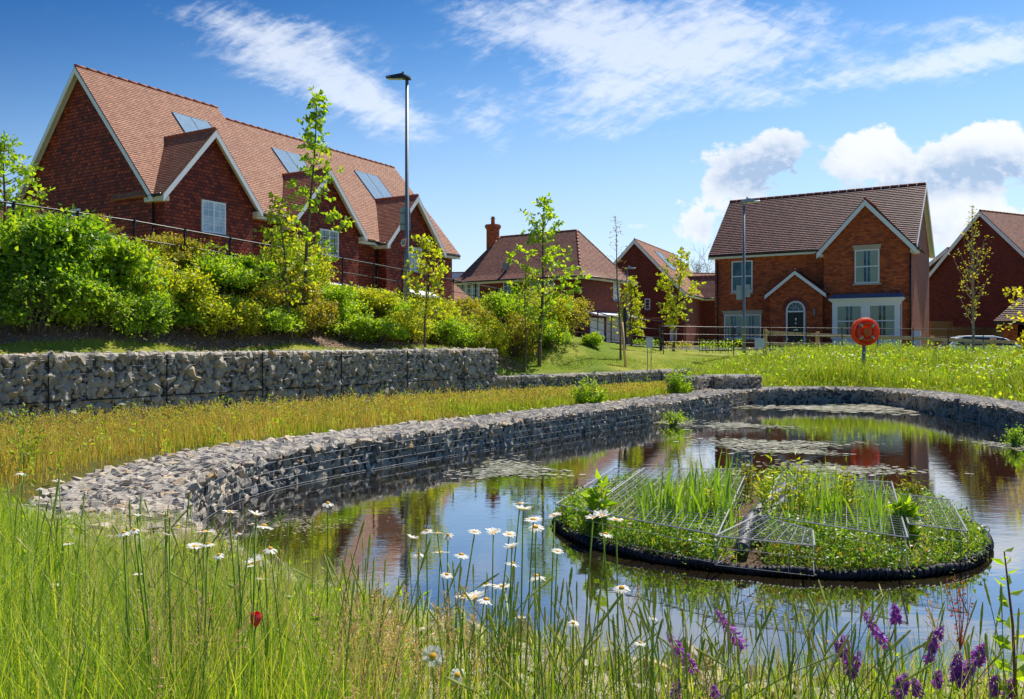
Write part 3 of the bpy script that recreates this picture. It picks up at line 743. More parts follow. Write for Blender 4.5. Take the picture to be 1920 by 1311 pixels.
def window(parent, c, wd, ht, nrm_='-y', cols=2, rows=1, bars_=(1, 2), fill='glass', sill=True, lintel=None, sash=False, name='window', fm='upvc', deep=.05):
    """frame lying on a wall; c = centre bottom on the wall plane, facing -y or -x/+x in house space"""
    Rm = {'-y': Matrix.Identity(3), '-x': Matrix.Rotation(-PI/2, 3, 'Z'), '+x': Matrix.Rotation(PI/2, 3, 'Z')}[nrm_]
    c = Vector(c)
    def bx(mb, x0, x1, y0, y1, z0, z1):
        k = len(mb.v); mb.box(x0, x1, y0, y1, z0, z1)
        for i in range(k, len(mb.v)): mb.v[i] = tuple(Rm @ Vector(mb.v[i])+c)
    f = .065; y0, y1 = -deep, .02
    mb = MB(); bx(mb, -wd/2, -wd/2+f, y0, y1, 0, ht); bx(mb, wd/2-f, wd/2, y0, y1, 0, ht)
    bx(mb, -wd/2+f, wd/2-f, y0, y1, 0, f); bx(mb, -wd/2+f, wd/2-f, y0, y1, ht-f, ht)
    cw = (wd-2*f)/cols
    for i in range(1, cols): bx(mb, -wd/2+f+cw*i-.04, -wd/2+f+cw*i+.04, y0+.005, y1, f, ht-f)
    if sash: bx(mb, -wd/2+f, wd/2-f, y0+.008, y1, ht*.5-.03, ht*.5+.03)
    w_ = mb.build(name, M[fm], parent)
    g_ = MB()
    for i in range(cols):
        x0 = -wd/2+f+cw*i+(.04 if i else 0); x1 = -wd/2+f+cw*(i+1)-(.04 if i < cols-1 else 0)
        bx(g_, x0, x1, y0+.025, y0+.03, f, ht-f)
    g_.build('pane', M['glass' if fill != 'blind' else 'blind'], w_)
    if fill == 'curtain':
        k_ = MB()
        for i in range(cols):
            x0 = -wd/2+f+cw*i+(.04 if i else 0); x1 = -wd/2+f+cw*(i+1)-(.04 if i < cols-1 else 0); e = (x1-x0)*.36
            bx(k_, x0, x0+e, y0+.0215, y0+.0245, f, ht-f); bx(k_, x1-e, x1, y0+.0215, y0+.0245, f, ht-f)
        k_.build('curtain', M['curtain'], w_)
    b_ = MB()
    nb, nh = bars_
    for i in range(cols):
        x0 = -wd/2+f+cw*i; x1 = x0+cw
        for j in range(1, nb+1): xx = x0+(x1-x0)*j/(nb+1); bx(b_, xx-.011, xx+.011, y0+.012, y0+.021, f, ht-f)
        for j in range(1, nh+1): zz = f+(ht-2*f)*j/(nh+1); bx(b_, x0, x1, y0+.0135, y0+.0205, zz-.011, zz+.011)
    if nb or nh: b_.build('glazing_bar', M[fm], w_)
    if sill:
        s_ = MB(); bx(s_, -wd/2-.09, wd/2+.09, -deep-.07, .03, -.09, -.004); s_.build('sill', M['stone' if lintel else 'lead'], w_)
    if lintel:
        s_ = MB(); bx(s_, -wd/2-.06, wd/2+.06, -deep-.02, .03, ht+.004, ht+.17); bx(s_, -wd/2-.10, wd/2+.10, -deep-.06, .03, ht+.17, ht+.24); s_.build('lintel', M['stone'], w_)
    return w_
def solar_panel(parent, A, Bp, C, D):
    """corners on the roof plane, raised slightly"""
    P = [Vector(p) for p in (A, Bp, C, D)]; n = (P[1]-P[0]).cross(P[3]-P[0]).normalized()
    if n.z < 0: n = -n
    mb = MB(); mb.slab([p+n*.045 for p in P], n*-.03); s = mb.build('solar_panel', M['solar'], parent)
    fr = MB()
    for i in range(4): a, b = P[i]+n*.05, P[(i+1) % 4]+n*.05; fr.tube([a, b], .012, 4)
    m_ = (P[0]+P[1])/2; k_ = (P[2]+P[3])/2; fr.tube([m_+n*.05, k_+n*.05], .008, 4)
    fr.build('panel_frame', M['lampgrey'], s)

def main_block(root, x0, x1, W, zg, ze, zr, wall, roof, ov=.32, vo=.28, verge=(1, 1), fasc='white', bh=.24, gut=True, kick=0):
    """pitched block, ridge along x; eaves at ze (roof edge), ridge zr"""
    k = (zr-ze)/(W/2+ov); zw = ze+k*ov-.12
    mb = MB()
    mb.poly([(x0, 0, zg), (x1, 0, zg), (x1, 0, zw), (x0, 0, zw)])
    mb.poly([(x1, W, zg), (x0, W, zg), (x0, W, zw), (x1, W, zw)])
    zt = zr-.12
    mb.poly([(x0, W, zg), (x0, 0, zg), (x0, 0, zw), (x0, W/2, zt), (x0, W, zw)])
    mb.poly([(x1, 0, zg), (x1, W, zg), (x1, W, zw), (x1, W/2, zt), (x1, 0, zw)])
    mb.build('wall', M[wall], root)
    a, b = x0-(vo if verge[0] else 0), x1+(vo if verge[1] else 0)
    gz_ = (.17, .032) if roof == 'roof_plum' else (.13, .016)
    r = MB(); roof_plane(r, [(a, -ov, ze), (b, -ov, ze), (b, W/2, zr), (a, W/2, zr)], *gz_); roof_plane(r, [(b, W+ov, ze), (a, W+ov, ze), (a, W/2, zr), (b, W/2, zr)], *gz_)
    ro = r.build('roof', M[roof], root)
    ridge_cap(ro, (a, W/2, zr+.02), (b, W/2, zr+.02))
    for on, xx, o in ((verge[0], a, -1), (verge[1], b, 1)):
        if on:
            for yy in (-ov, W+ov): barge(ro, (xx+.02*o, yy, ze), (xx+.02*o, W/2, zr), (-o, 0, 0), bh)
            s = MB()      # soffit under the verge
            for yy in (-ov, W+ov): s.poly([(xx, yy, ze-.1), (xx, W/2, zr-.1), (xx-o*vo, W/2, zr-.1), (xx-o*vo, yy, ze-.1)])
            s.build('soffit', M[fasc], ro)
    f = MB(); f.box(a+.02, b-.02, -ov+.01, -ov+.035, ze-.24, ze-.05); f.box(a+.02, b-.02, -ov+.035, .0, ze-.24, ze-.21); f.build('fascia', M[fasc], ro)
    if gut: tube_part(ro, 'gutter', [(a+.05, -ov-.05, ze-.08), (b-.05, -ov-.05, ze-.08)], .055, 'black_pipe')
    return ro
def front_gable(root, xc, hw, proj, W, zg, ze, zp, z_main, ze_main, zr_main, wall, roof, ov=.28, vo=.32, bh=.26, name='gable_wing'):
    """wing whose gable faces -y. hw = half width of wall, ze/zp = eave and peak of its roof"""
    k = (zp-ze)/(hw+ov); zw = ze+k*ov-.12
    kk = (zr_main-ze_main)/(W/2+.32); yb = -.32+(zp-ze_main)/kk+.15
    mb = MB(); y = -proj
    mb.poly([(xc-hw, y, zg), (xc+hw, y, zg), (xc+hw, y, zw), (xc, y, zp-.12), (xc-hw, y, zw)])
    for s in (-1, 1):
        p = [(xc+s*hw, y, zg), (xc+s*hw, .0-.002, zg), (xc+s*hw, -.002, zw), (xc+s*hw, y, zw)]
        mb.poly(p if s > 0 else p[::-1])
    wg = mb.build(name, M[wall], root)
    r = MB(); ya = y-vo
    roof_plane(r, [(xc-hw-ov, ya, ze), (xc, ya, zp), (xc, yb, zp), (xc-hw-ov, yb, ze)], .115)
    roof_plane(r, [(xc+hw+ov, ya, ze), (xc, ya, zp), (xc, yb, zp), (xc+hw+ov, yb, ze)], .115)
    ro = r.build('gable_roof', M[roof], wg); ridge_cap(ro, (xc, ya, zp+.02), (xc, yb, zp+.02), .08)
    for s in (-1, 1):
        barge(ro, (xc+s*(hw+ov), ya-.02, ze), (xc, ya-.02, zp), (0, 1, 0), bh)
        e = MB(); X = xc+s*(hw+ov)
        e.poly([(X, ya, ze-.1), (xc, ya, zp-.1), (xc, y, zp-.1), (X, y, ze-.1)]); e.build('soffit', M['cream'], ro)
        f = MB(); x_0, x_1 = sorted((X, xc+s*hw)); f.box(x_0, x_1, ya+.03, .2, ze-.26, ze-.08); f.build('fascia', M['cream'], ro)
        tube_part(ro, 'gutter', [(X+s*.05, ya+.1, ze-.05), (X+s*.05, .0, ze-.05)], .055, 'black_pipe')
    return wg

# --- row of three tile-hung houses on the left
RA = math.atan2(.86, .511); RO = Vector((-13.5, 32, 0))
HG = 'tile-hung houses stepping down the row on the left'
def row_house(x0, x1, ze, zr, gx0, gx1, gz, gp, win, verge, label, panel, zg=-.3):
    loc = RO+Matrix.Rotation(RA, 3, 'Z') @ Vector((x0, 0, 0)); W = 8.8
    root = empty('brick_house', loc, RA, label, 'house', HG); L = x1-x0
    main_block(root, 0, L, W, zg, ze, zr, 'tilehang', 'roof_pink', verge=verge, ov=.35)
    xc = (gx0+gx1)/2-x0; hw = (gx1-gx0)/2-.28
    wg = front_gable(root, xc, hw, .62, W, zg, gz, gp, None, ze, zr, 'tilehang', 'roof_pink', vo=.30)
    wx, wz, ww, wh, fl = win
    window(wg, (wx-x0, -.62, wz), ww, wh, '-y', 2, 1, (1, 3), fl, True, None, deep=.07)
    # ground floor: entrance canopy and a window beside the door
    c = MB(); c.slab([(xc-.9, -1.5, 2.62), (xc+1.1, -1.5, 2.62), (xc+1.1, -.60, 2.95), (xc-.9, -.60, 2.95)], (0, 0, -.10)); c.build('porch_roof', M['white'], root)
    window(root, (xc-1.2, -.62, 1.1), 1.0, 1.15, '-y', 2, 1, (1, 2), 'glass', True, None, deep=.07)
    d = MB(); d.box(xc+.0, xc+.92, -.68, -.60, .25, 2.35); d.build('front_door', M['door'], root)
    # solar panel on the roof plane given as (xa, xb at the top, s0, s1 fractions up the slope)
    xa, xb, s0, s1 = panel
    def rp(x, s): return Vector((x-x0, -.35+(W/2+.35)*s, ze+(zr-ze)*s))
    solar_panel(root, rp(xa, s0), rp(xb, s0), rp(xb, s1), rp(xa, s1))
    for X in (xc-hw-.12,): tube_part(root, 'downpipe', [(X, -.12, ze-.25), (X, -.12, zg)], .045, 'black_pipe')
    return root
r1 = row_house(0, 6.8, 5.62, 11.15, -.20, 4.60, 5.62, 8.48, (2.30, 4.42, 1.16, 1.26, 'blind'), (1, 0), 'largest nearest tile-hung house, its side gable facing the camera at far left', (3.5, 5.4, .38, .80))
window(r1, (-.0, 4.75, 4.78), .62, .72, '-x', 1, 1, (1, 2), 'glass', True, None)
row_house(6.8, 12.5, 5.25, 10.74, 6.2, 11.2, 5.30, 8.08, (8.85, 4.12, 1.22, 1.2, 'curtain'), (0, 0), 'middle tile-hung house of the row, half hidden by the tall young maple', (9.2, 11.1, .42, .80))
row_house(12.5, 19.7, 5.20, 10.70, 12.75, 17.8, 5.12, 7.85, (15.3, 3.9, 1.22, 1.25, 'blind'), (0, 1), 'end tile-hung house of the row, standing behind the tall lamp post', (15.2, 17.2, .42, .80))

# --- hipped house in the middle
def hipped():
    A = Vector((4.87, 60, 0)); a = math.atan2(-.57, .82); L, W = 11.2, 7.6
    loc = A-Vector((.82, -.57, 0))*L
    root = empty('brick_house', loc, a, 'hipped-roof brick house with a chimney, in the middle of the picture', 'house')
    zg, ze, zr, ov = -.2, 4.92, 8.75, .4
    mb = MB()
    for p in ([(0, 0), (L, 0)], [(L, 0), (L, W)], [(L, W), (0, W)], [(0, W), (0, 0)]):
        (xa, ya), (xb, yb) = p; mb.poly([(xa, ya, zg), (xb, yb, zg), (xb, yb, ze), (xa, ya, ze)])
    mb.build('wall', M['brick_dark'], root)
    r = MB(); xl, xr = 1.5, L-2.6; k = .62; zk = ze+.42   # bell-cast kick at the eaves
    E = [(-ov, -ov), (L+ov, -ov), (L+ov, W+ov), (-ov, W+ov)]; I_ = [(k-ov, k-ov), (L+ov-k, k-ov), (L+ov-k, W+ov-k), (k-ov, W+ov-k)]
    for i in range(4):
        j = (i+1) % 4; roof_plane(r, [(*E[i], ze), (*E[j], ze), (*I_[j], zk), (*I_[i], zk)])
    R0, R1 = (xl, W/2, zr), (xr, W/2, zr)
    roof_plane(r, [(*I_[0], zk), (*I_[1], zk), R1, R0]); roof_plane(r, [(*I_[2], zk), (*I_[3], zk), R0, R1])
    roof_plane(r, [(*I_[1], zk), (*I_[2], zk), R1]); roof_plane(r, [(*I_[3], zk), (*I_[0], zk), R0])
    ro = r.build('roof', M['roof_brown'], root)
    ridge_cap(ro, R0, R1)
    for p, q in ((I_[1], R1), (I_[2], R1), (I_[0], R0)): ridge_cap(ro, (*p, zk), q, .07)
    f = MB(); f.box(-ov+.03, L+ov-.03, -ov+.02, -ov+.05, ze-.26, ze-.07); f.box(L+ov-.05, L+ov-.02, -ov+.05, W+ov, ze-.26, ze-.07); f.build('fascia', M['cream'], ro)
    tube_part(ro, 'gutter', [(-ov, -ov-.05, ze-.05), (L+ov+.05, -ov-.05, ze-.05), (L+ov+.05, W+ov, ze-.05)], .06, 'black_pipe')
    tube_part(root, 'downpipe', [(L-.1, -.09, ze-.2), (L-.1, -.09, zg)], .05, 'black_pipe')
    # chimney
    c = MB(); cx_, cy = .95, W/2-.3; c.box(cx_-.4, cx_+.4, cy-.34, cy+.34, 6.8, 9.35); c.box(cx_-.45, cx_+.45, cy-.39, cy+.39, 9.35, 9.48); c.box(cx_-.50, cx_+.50, cy-.44, cy+.44, 9.48, 9.66); c.box(cx_-.45, cx_+.45, cy-.39, cy+.39, 9.66, 9.74)
    ch = c.build('chimney', M['brick'], ro)
    p = MB(); p.lathe([(.16, 0), (.15, .42), (.19, .44), (.19, .5), (.13, .52)], (cx_, cy, 9.74), 12); p.lathe([(.05, .52), (.2, .60), (.03, .66)], (cx_, cy, 9.74), 10); p.build('chimney_pot', M['ridge'], ch, True)
    v = MB(); v.lathe([(.06, 0), (.06, .55), (.10, .57), (.10, .75), (.02, .78)], (4.0, 1.6, 6.4), 8); v.build('flue_pipe', M['black_pipe'], ro, True)
    v = MB(); v.box(4.2, 4.5, .3, .8, 5.65, 6.25); v.build('roof_vent', M['steel'], ro)
    window(root, (1.25, 0, 3.55), 2.0, 1.25, '-y', 3, 1, (0, 2), 'curtain'); window(root, (7.9, 0, 3.55), 2.1, 1.25, '-y', 3, 1, (1, 2), 'curtain')
    window(root, (4.9, 0, 3.75), .8, 1.0, '-y', 1, 1, (1, 2)); window(root, (7.9, 0, .9), 2.0, 1.2, '-y', 3, 1, (1, 2)); window(root, (1.3, 0, .9), 2.0, 1.2, '-y', 3, 1, (1, 2))
    window(root, (L, 5.2, 3.4), 1.0, 1.35, '+x', 2, 1, (1, 2), 'blind')
    g = MB(); g.box(L+.0, L+.05, 1.2, 3.2, 0, 2.0); g.build('garage_door', M['upvc'], root)
    window(root, (L, 4.9, .25), 2.6, 1.85, '+x', 4, 1, (0, 2), 'glass', False)
    c = MB(); c.slab([(L, .6, 2.45), (L+1.0, .6, 2.2), (L+1.0, 6.6, 2.2), (L, 6.6, 2.45)], (0, 0, -.12)); c.build('canopy', M['white'], root)
hipped()

# --- gabled house right of the middle, with a solar panel and a wing further back
def house_c():
    xa = Vector((.42, .9075, 0)); A = Vector((15.7, 78, 0)); a = math.atan2(xa.y, xa.x)
    root = empty('brick_house', A, a, 'plain gable house behind the small bright trees, just right of the hipped house', 'house')
    W, L, ze, zr, zg = 9.2, 15, 4.75, 9.95, -.3
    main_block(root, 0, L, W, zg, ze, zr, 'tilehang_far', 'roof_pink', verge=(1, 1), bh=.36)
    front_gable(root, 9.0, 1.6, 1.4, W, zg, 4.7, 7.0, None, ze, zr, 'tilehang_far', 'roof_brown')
    window(root, (9.0, -1.4, 3.3), 1.1, 1.4, '-y', 2, 1, (1, 2), 'blind'); window(root, (9.0, -1.4, .5), 1.3, 1.5, '-y', 2, 1, (1, 2), 'glass')
    window(root, (0, 3.4, 3.35), .5, 1.0, '-x', 1, 1, (0, 2)); window(root, (0, .95, .5), .6, 1.0, '-x', 1, 1, (0, 1), 'blind')
    b = MB(); b.box(-.03, .0, 0, W, 2.45, 2.62); b.build('brick_band', M['brick_pale'], root)
    def rp(x, s): return Vector((x, -.32+(W/2+.32)*s, ze+(zr-ze)*s))
    solar_panel(root, rp(4.0, .5), rp(6.5, .5), rp(6.5, .86), rp(4.0, .86))
    tube_part(root, 'downpipe', [(.15, -.1, ze-.3), (.15, -.1, zg)], .06, 'black_pipe')
    p = px(1318, 648, 92); root = empty('brick_house', (p.x, 92, 0), rad(12), 'dull red brick house glimpsed left of the nearest right-hand house, with a small porch roof', 'house')
    main_block(root, 0, 5.5, 7, -.3, 5.2, 8.1, 'brick_pale', 'roof_brown', verge=(0, 0))
    c = MB(); roof_plane(c, [(.4, -1.1, 2.5), (2.2, -1.1, 2.5), (2.2, 0, 3.2), (.4, 0, 3.2)]); c.build('porch_roof', M['roof_pink'], root)
    window(root, (1.2, 0, .2), 1.0, 1.6, '-y', 1, 1, (1, 2))
    bd = MB(); bd.box(.4, .5, -1.0, -.9, -.3, 2.4); bd.box(2.1, 2.2, -1.0, -.9, -.3, 2.4); bd.build('porch_post', M['white'], root)
house_c()

# --- the near right house
def right_house():
    u = Vector((.843, -.538, 0)); b = Vector((.538, .843, 0)); a = math.atan2(u.y, u.x)
    L, W, ov, ze, zr, zg = 10.55, 7.2, .32, 5.28, 8.98, -.25
    R0 = Vector((20.87, 44, 0)) - u*.28 + b*ov; O = R0-u*L      # right/left front wall corners
    root = empty('brick_house', O, a, 'large red brick house with an arched black front door, nearest on the right', 'house')
    main_block(root, 0, L, W, zg, ze, zr, 'brick', 'roof_plum', ov=ov, vo=.28, bh=.28)
    s = MB(); s.poly([(L+.004, 0, zg), (L+.004, W, zg), (L+.004, W, ze+.2), (L+.004, W/2, zr-.2), (L+.004, 0, ze+.2)]); s.build('lit_side_wall', M['brick_pale'], root)  # paler skin over the end wall, grazing sun put into its colour
    xr = L+.04; xc = xr-2.16-.0; proj = .62
    wg = front_gable(root, xc, 2.16, proj, W, zg, 5.02, 7.70, None, ze, zr, 'brick', 'roof_plum', ov=.30, vo=.30, bh=.30)
    window(wg, (xc+.05, -proj, 3.28), 1.22, 1.78, '-y', 1, 1, (1, 0), 'curtain', True, True, True, deep=.05)
    window(root, (1.62, 0, 3.10), 1.22, 1.78, '-y', 1, 1, (1, 0), 'glass', True, None, True, deep=.05)
    st = MB(); st.box(.95, 2.3, -.14, .0, 2.97, 3.09); st.build('stone_sill', M['stone'], root)
    window(root, (1.65, 0, .40), 2.15, 1.38, '-y', 2, 1, (1, 0), 'curtain', True, True, True, deep=.05)
    # porch
    px_, pw, pp = 4.88, 1.42, .95
    zpe, zpp = 2.82, 4.12
    pm = MB(); k = (zpp-zpe)/(pw+.22)
    arch = []
    dw, dz0, dsp = .50, -.25, 1.92
    # front wall of the porch with an arched opening
    N = 14
    ap = [(px_+dw*math.cos(PI-PI*i/N), dsp+dw*math.sin(PI*i/N)) for i in range(N+1)]
    top = lambda x: zpp-.12-abs(x-px_)*k
    pm.poly([(px_-pw, -pp, zg), (px_-dw, -pp, zg), (px_-dw, -pp, dsp), (px_-dw, -pp, top(px_-dw)), (px_-pw, -pp, top(px_-pw))])
    pm.poly([(px_+dw, -pp, zg), (px_+pw, -pp, zg), (px_+pw, -pp, top(px_+pw)), (px_+dw, -pp, top(px_+dw)), (px_+dw, -pp, dsp)])
    for i in range(N):
        (xa, za), (xb, zb) = ap[i], ap[i+1]; pm.poly([(xa, -pp, za), (xb, -pp, zb), (xb, -pp, top(xb)), (xa, -pp, top(xa))])
    for s_ in (-1, 1):
        q = [(px_+s_*pw, -pp, zg), (px_+s_*pw, 0, zg), (px_+s_*pw, 0, top(px_+pw)), (px_+s_*pw, -pp, top(px_+pw))]; pm.poly(q if s_ > 0 else q[::-1])
    pw_ = pm.build('porch', M['brick'], root)
    r = MB()
    for s_ in (-1, 1): roof_plane(r, [(px_+s_*(pw+.22), -pp-.2, zpe), (px_, -pp-.2, zpp), (px_, 0, zpp), (px_+s_*(pw+.22), 0, zpe)], .11)
    pr_ = r.build('porch_roof', M['roof_plum'], pw_); ridge_cap(pr_, (px_, -pp-.2, zpp+.02), (px_, 0, zpp+.02), .08)
    for s_ in (-1, 1): barge(pr_, (px_+s_*(pw+.22), -pp-.22, zpe), (px_, -pp-.22, zpp), (0, 1, 0), .2); tube_part(pr_, 'gutter', [(px_+s_*(pw+.26), -pp-.15, zpe-.03), (px_+s_*(pw+.26), 0, zpe-.03)], .05, 'black_pipe')
    d = MB(); d.box(px_-dw+.07, px_+dw-.07, -pp+.05, -pp+.09, zg, dsp-.1); dr = d.build('front_door', M['door'], root)
    pn = MB()
    for i in (-1, 1):
        for z0_, z1_ in ((.05, .55), (.75, 1.2), (1.3, 1.65)): pn.box(px_+i*.2-.13, px_+i*.2+.13, -pp+.035, -pp+.052, z0_, z1_)
    pn.build('door_panel', M['door'], dr)
    h = MB(); h.lathe([(.0, 0), (.05, .01), (.04, .03), (0, .05)], (px_, -pp+.0, 1.22), 10, Matrix.Rotation(-PI/2, 3, 'X')); h.box(px_-.12, px_+.12, -pp+.025, -pp+.04, .83, .88); h.box(px_-.03, px_+.03, -pp+.02, -pp+.04, 1.38, 1.5); h.build('door_fitting', M['chrome'], dr)
    fr = MB(); yf = -pp-.03
    pts = [(px_-dw+.03, yf, zg)]+[(px_+(dw-.03)*math.cos(PI-PI*i/N), yf, dsp+(dw-.03)*math.sin(PI*i/N)) for i in range(N+1)]+[(px_+dw-.03, yf, zg)]
    fr.tube(pts, .055, 6); fr.box(px_-dw+.05, px_+dw-.05, -pp-.01, -pp+.06, dsp-.1, dsp-.02); f_ = fr.build('door_frame', M['upvc'], root)
    fl = MB(); fl.poly([(px_-dw+.05, -pp+.03, dsp-.02)]+[(px_-(-1)*(dw-.05)*math.cos(PI*i/N), -pp+.03, dsp+(dw-.05)*math.sin(PI*i/N)) for i in range(N+1)]); 
    fl.build('fanlight', M['glass'], f_)
    fb = MB()
    for an in (30, 60, 90, 120, 150): fb.tube([(px_+.15*math.cos(rad(an)), -pp+.02, dsp+.15*math.sin(rad(an))), (px_+.43*math.cos(rad(an)), -pp+.02, dsp+.43*math.sin(rad(an)))], .009, 4)
    fb.tube([(px_+.15*math.cos(PI*i/8), -pp+.02, dsp+.15*math.sin(PI*i/8)) for i in range(9)], .009, 4); fb.build('glazing_bar', M['upvc'], f_)
    # soldier-course arch of darker bricks over the door
    ar = MB()
    for i in range(17):
        a0 = PI*i/17+.02; a1 = PI*(i+1)/17-.02
        ar.slab([(px_+q*math.cos(t), -pp-.008, dsp+q*math.sin(t)) for q, t in ((dw+.03, a0), (dw+.26, a0), (dw+.26, a1), (dw+.03, a1))], (0, .02, 0))
    ar.build('brick_arch', M['brick_dark'], pw_)
    l = MB(); l.box(px_+.95, px_+1.05, -pp-.12, -pp, 1.70, 1.98); l.lathe([(.05, 0), (.07, .08), (.02, .14)], (px_+1.0, -pp-.07, 1.58), 8); l.build('porch_lamp', M['steel'], root)
    # bay window
    bx0, bx1, bd = xc-1.55, xc+1.75, .75; y0 = -proj
    b_ = MB(); b_.box(bx0, bx1, y0-bd, y0, zg, .42); base = b_.build('bay_base', M['white'], root)
    fz = MB()
    for xx, w_ in ((bx0, .20), ((bx0+bx1)/2-.16, .32), (bx1-.20, .20)): fz.box(xx, xx+w_, y0-bd, y0-bd+.12, .42, 2.12)
    fz.box(bx0, bx1, y0-bd, y0, 2.12, 2.3); fz.box(bx0-.08, bx1+.08, y0-bd-.08, y0, 2.3, 2.38); fz.box(bx0-.16, bx1+.16, y0-bd-.16, y0, 2.38, 2.47); fz.box(bx0-.05, bx1+.05, y0-bd-.06, y0, .34, .44)
    fz.box(bx0, bx0+.12, y0-.2, y0, .42, 2.12); fz.box(bx1-.12, bx1, y0-.2, y0, .42, 2.12)
    bay = fz.build('bay_window', M['upvc'], root)
    for x0_, x1_, fl_ in ((bx0+.20, (bx0+bx1)/2-.16, 'curtain'), ((bx0+bx1)/2+.16, bx1-.20, 'curtain')):
        window(bay, ((x0_+x1_)/2, y0-bd+.06, .44), x1_-x0_, 1.68, '-y', 1, 1, (1, 0), fl_, False, None, True)
    pn = MB(); pn.box(bx0+.02, bx0+.03, y0-bd+.12, y0-.2, .44, 2.12); pn.box(bx1-.03, bx1-.02, y0-bd+.12, y0-.2, .44, 2.12); pn.build('pane', M['glass'], bay)
    cr = MB(); e = .2; cr.mesh([(bx0-e, y0-bd-e, 2.475), (bx1+e, y0-bd-e, 2.475), (bx1+e, y0, 2.475), (bx0-e, y0, 2.475), (bx0-.0, y0-bd+.2, 2.70), (bx1+.0, y0-bd+.2, 2.70), (bx1, y0, 2.74), (bx0, y0, 2.74)],
            [(3, 2, 1, 0), (0, 1, 5, 4), (1, 2, 6, 5), (3, 0, 4, 7), (4, 5, 6, 7)]); cr.build('bay_roof', M['lead'], bay)
    for X, Y_ in ((.18, -.09), (L+.04+.0, -proj-.08), (xc-2.16-.10, -.09)): tube_part(root, 'downpipe', [(X, Y_, ze-.35), (X, Y_, zg)], .045, 'black_pipe')
    mb_ = MB(); mb_.box(L+.1, L+.5, -.75, -.5, -.35, .75); mb_.build('meter_box', M['signwhite'], root)
right_house()

# --- house at the far right and the low garage roof in front of it
def far_right():
    x = Vector((.89, .456, 0)); a = math.atan2(x.y, x.x); ap = Vector((34.7, 63, 0)); W = 9.2
    yv = Vector((-.456, .89, 0)); O = ap-yv*(W/2)
    root = empty('brick_house', O, a, 'tile-hung gable house at the right edge, beyond the bare thin tree', 'house')
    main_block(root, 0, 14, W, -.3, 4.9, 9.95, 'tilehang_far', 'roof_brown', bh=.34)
    lw = MB(); 
    roof_plane(lw, [(3.0, W+.3, 4.6), (9, W+.3, 4.6), (9, W-3.5, 8.0), (3.0, W-3.5, 8.0)])
    # lower rear wing
    wx = MB(); wx.box(1.4, 7, W, W+3.2, -.3, 4.6); wx.build('rear_wing', M['brick_dark'], root)
    rr = MB(); roof_plane(rr, [(1.1, W+3.6, 4.6), (1.1, W-1, 7.7), (7.2, W-1, 7.7), (7.2, W+3.6, 4.6)]); w_ = rr.build('wing_roof', M['roof_brown'], root)
    barge(w_, (1.08, W+3.6, 4.6), (1.08, W-1, 7.7), (1, 0, 0), .3)
    # garage: hipped tile roof over brick piers
    e = px(1866, 602, 50); g0 = empty('garage', (e.x+.5, e.y, -.8), rad(-33), 'low hipped-roof brick garage with an open dark bay, at the right edge', 'garage')
    ze = e.z+.8; r = MB(); w0, w1, d1 = -.5, 7.5, 6.5
    roof_plane(r, [(w0, -.4, ze), (w1, -.4, ze), (w1-3.2, 3.05, ze+3.5), (w0+3.2, 3.05, ze+3.5)], .16, .03); roof_plane(r, [(w1, d1, ze), (w0, d1, ze), (w0+3.2, 3.05, ze+3.5), (w1-3.2, 3.05, ze+3.5)])
    roof_plane(r, [(w0, d1, ze), (w0, -.4, ze), (w0+3.2, 3.05, ze+3.5)], .16, .03); roof_plane(r, [(w1, -.4, ze), (w1, d1, ze), (w1-3.2, 3.05, ze+3.5)])
    ro = r.build('roof', M['roof_plum'], g0)
    f = MB(); f.box(w0, w1, -.38, -.34, ze-.2, ze-.06); f.build('fascia', M['black_pipe'], ro)
    for a_, b_ in ((0, .7), (3.6, 4.0), (6.6, 7.0)): q = MB(); q.box(a_, b_, 0, .5, -.4, ze-.1); q.build('brick_pier', M['brick'], g0)
    q = MB(); q.box(.0, .12, .5, 6, -.4, ze-.1); q.box(.12, 7, 5.9, 6, -.4, ze-.1); q.box(6.9, 7, .5, 5.9, -.4, ze-.1); q.build('wall', M['brick_dark'], g0)
far_right()
# house fragment at the left edge and small roof behind the row
def fragments():
    p = px(22, 430, 42); r = empty('garage', (p.x-3.2, 42, .4), rad(20), 'low garage with a pale verge, at the left edge behind the shrubs', 'garage')
    main_block(r, -3, 3.2, 5, -.5, 4.7, 6.9, 'brick_dark', 'roof_brown', bh=.4)
    p = px(852, 560, 52); r = empty('garage', (p.x-.6, 52, 0), rad(40), 'small tiled lean-to roof between the row and the hipped house', 'garage')
    main_block(r, -1.6, 2.2, 4, -.5, 2.65, 3.95, 'brick_dark', 'roof_pink', verge=(0, 0))
    p = px(857, 520, 120); r = empty('brick_house', (p.x-3, 120, 0), rad(-8), 'distant blue-grey roof just visible between the row and the hipped house', 'house')
    main_block(r, 0, 9, 8, -.3, 7.0, 10.6, 'brick_pale', 'lead', bh=.5)
fragments()
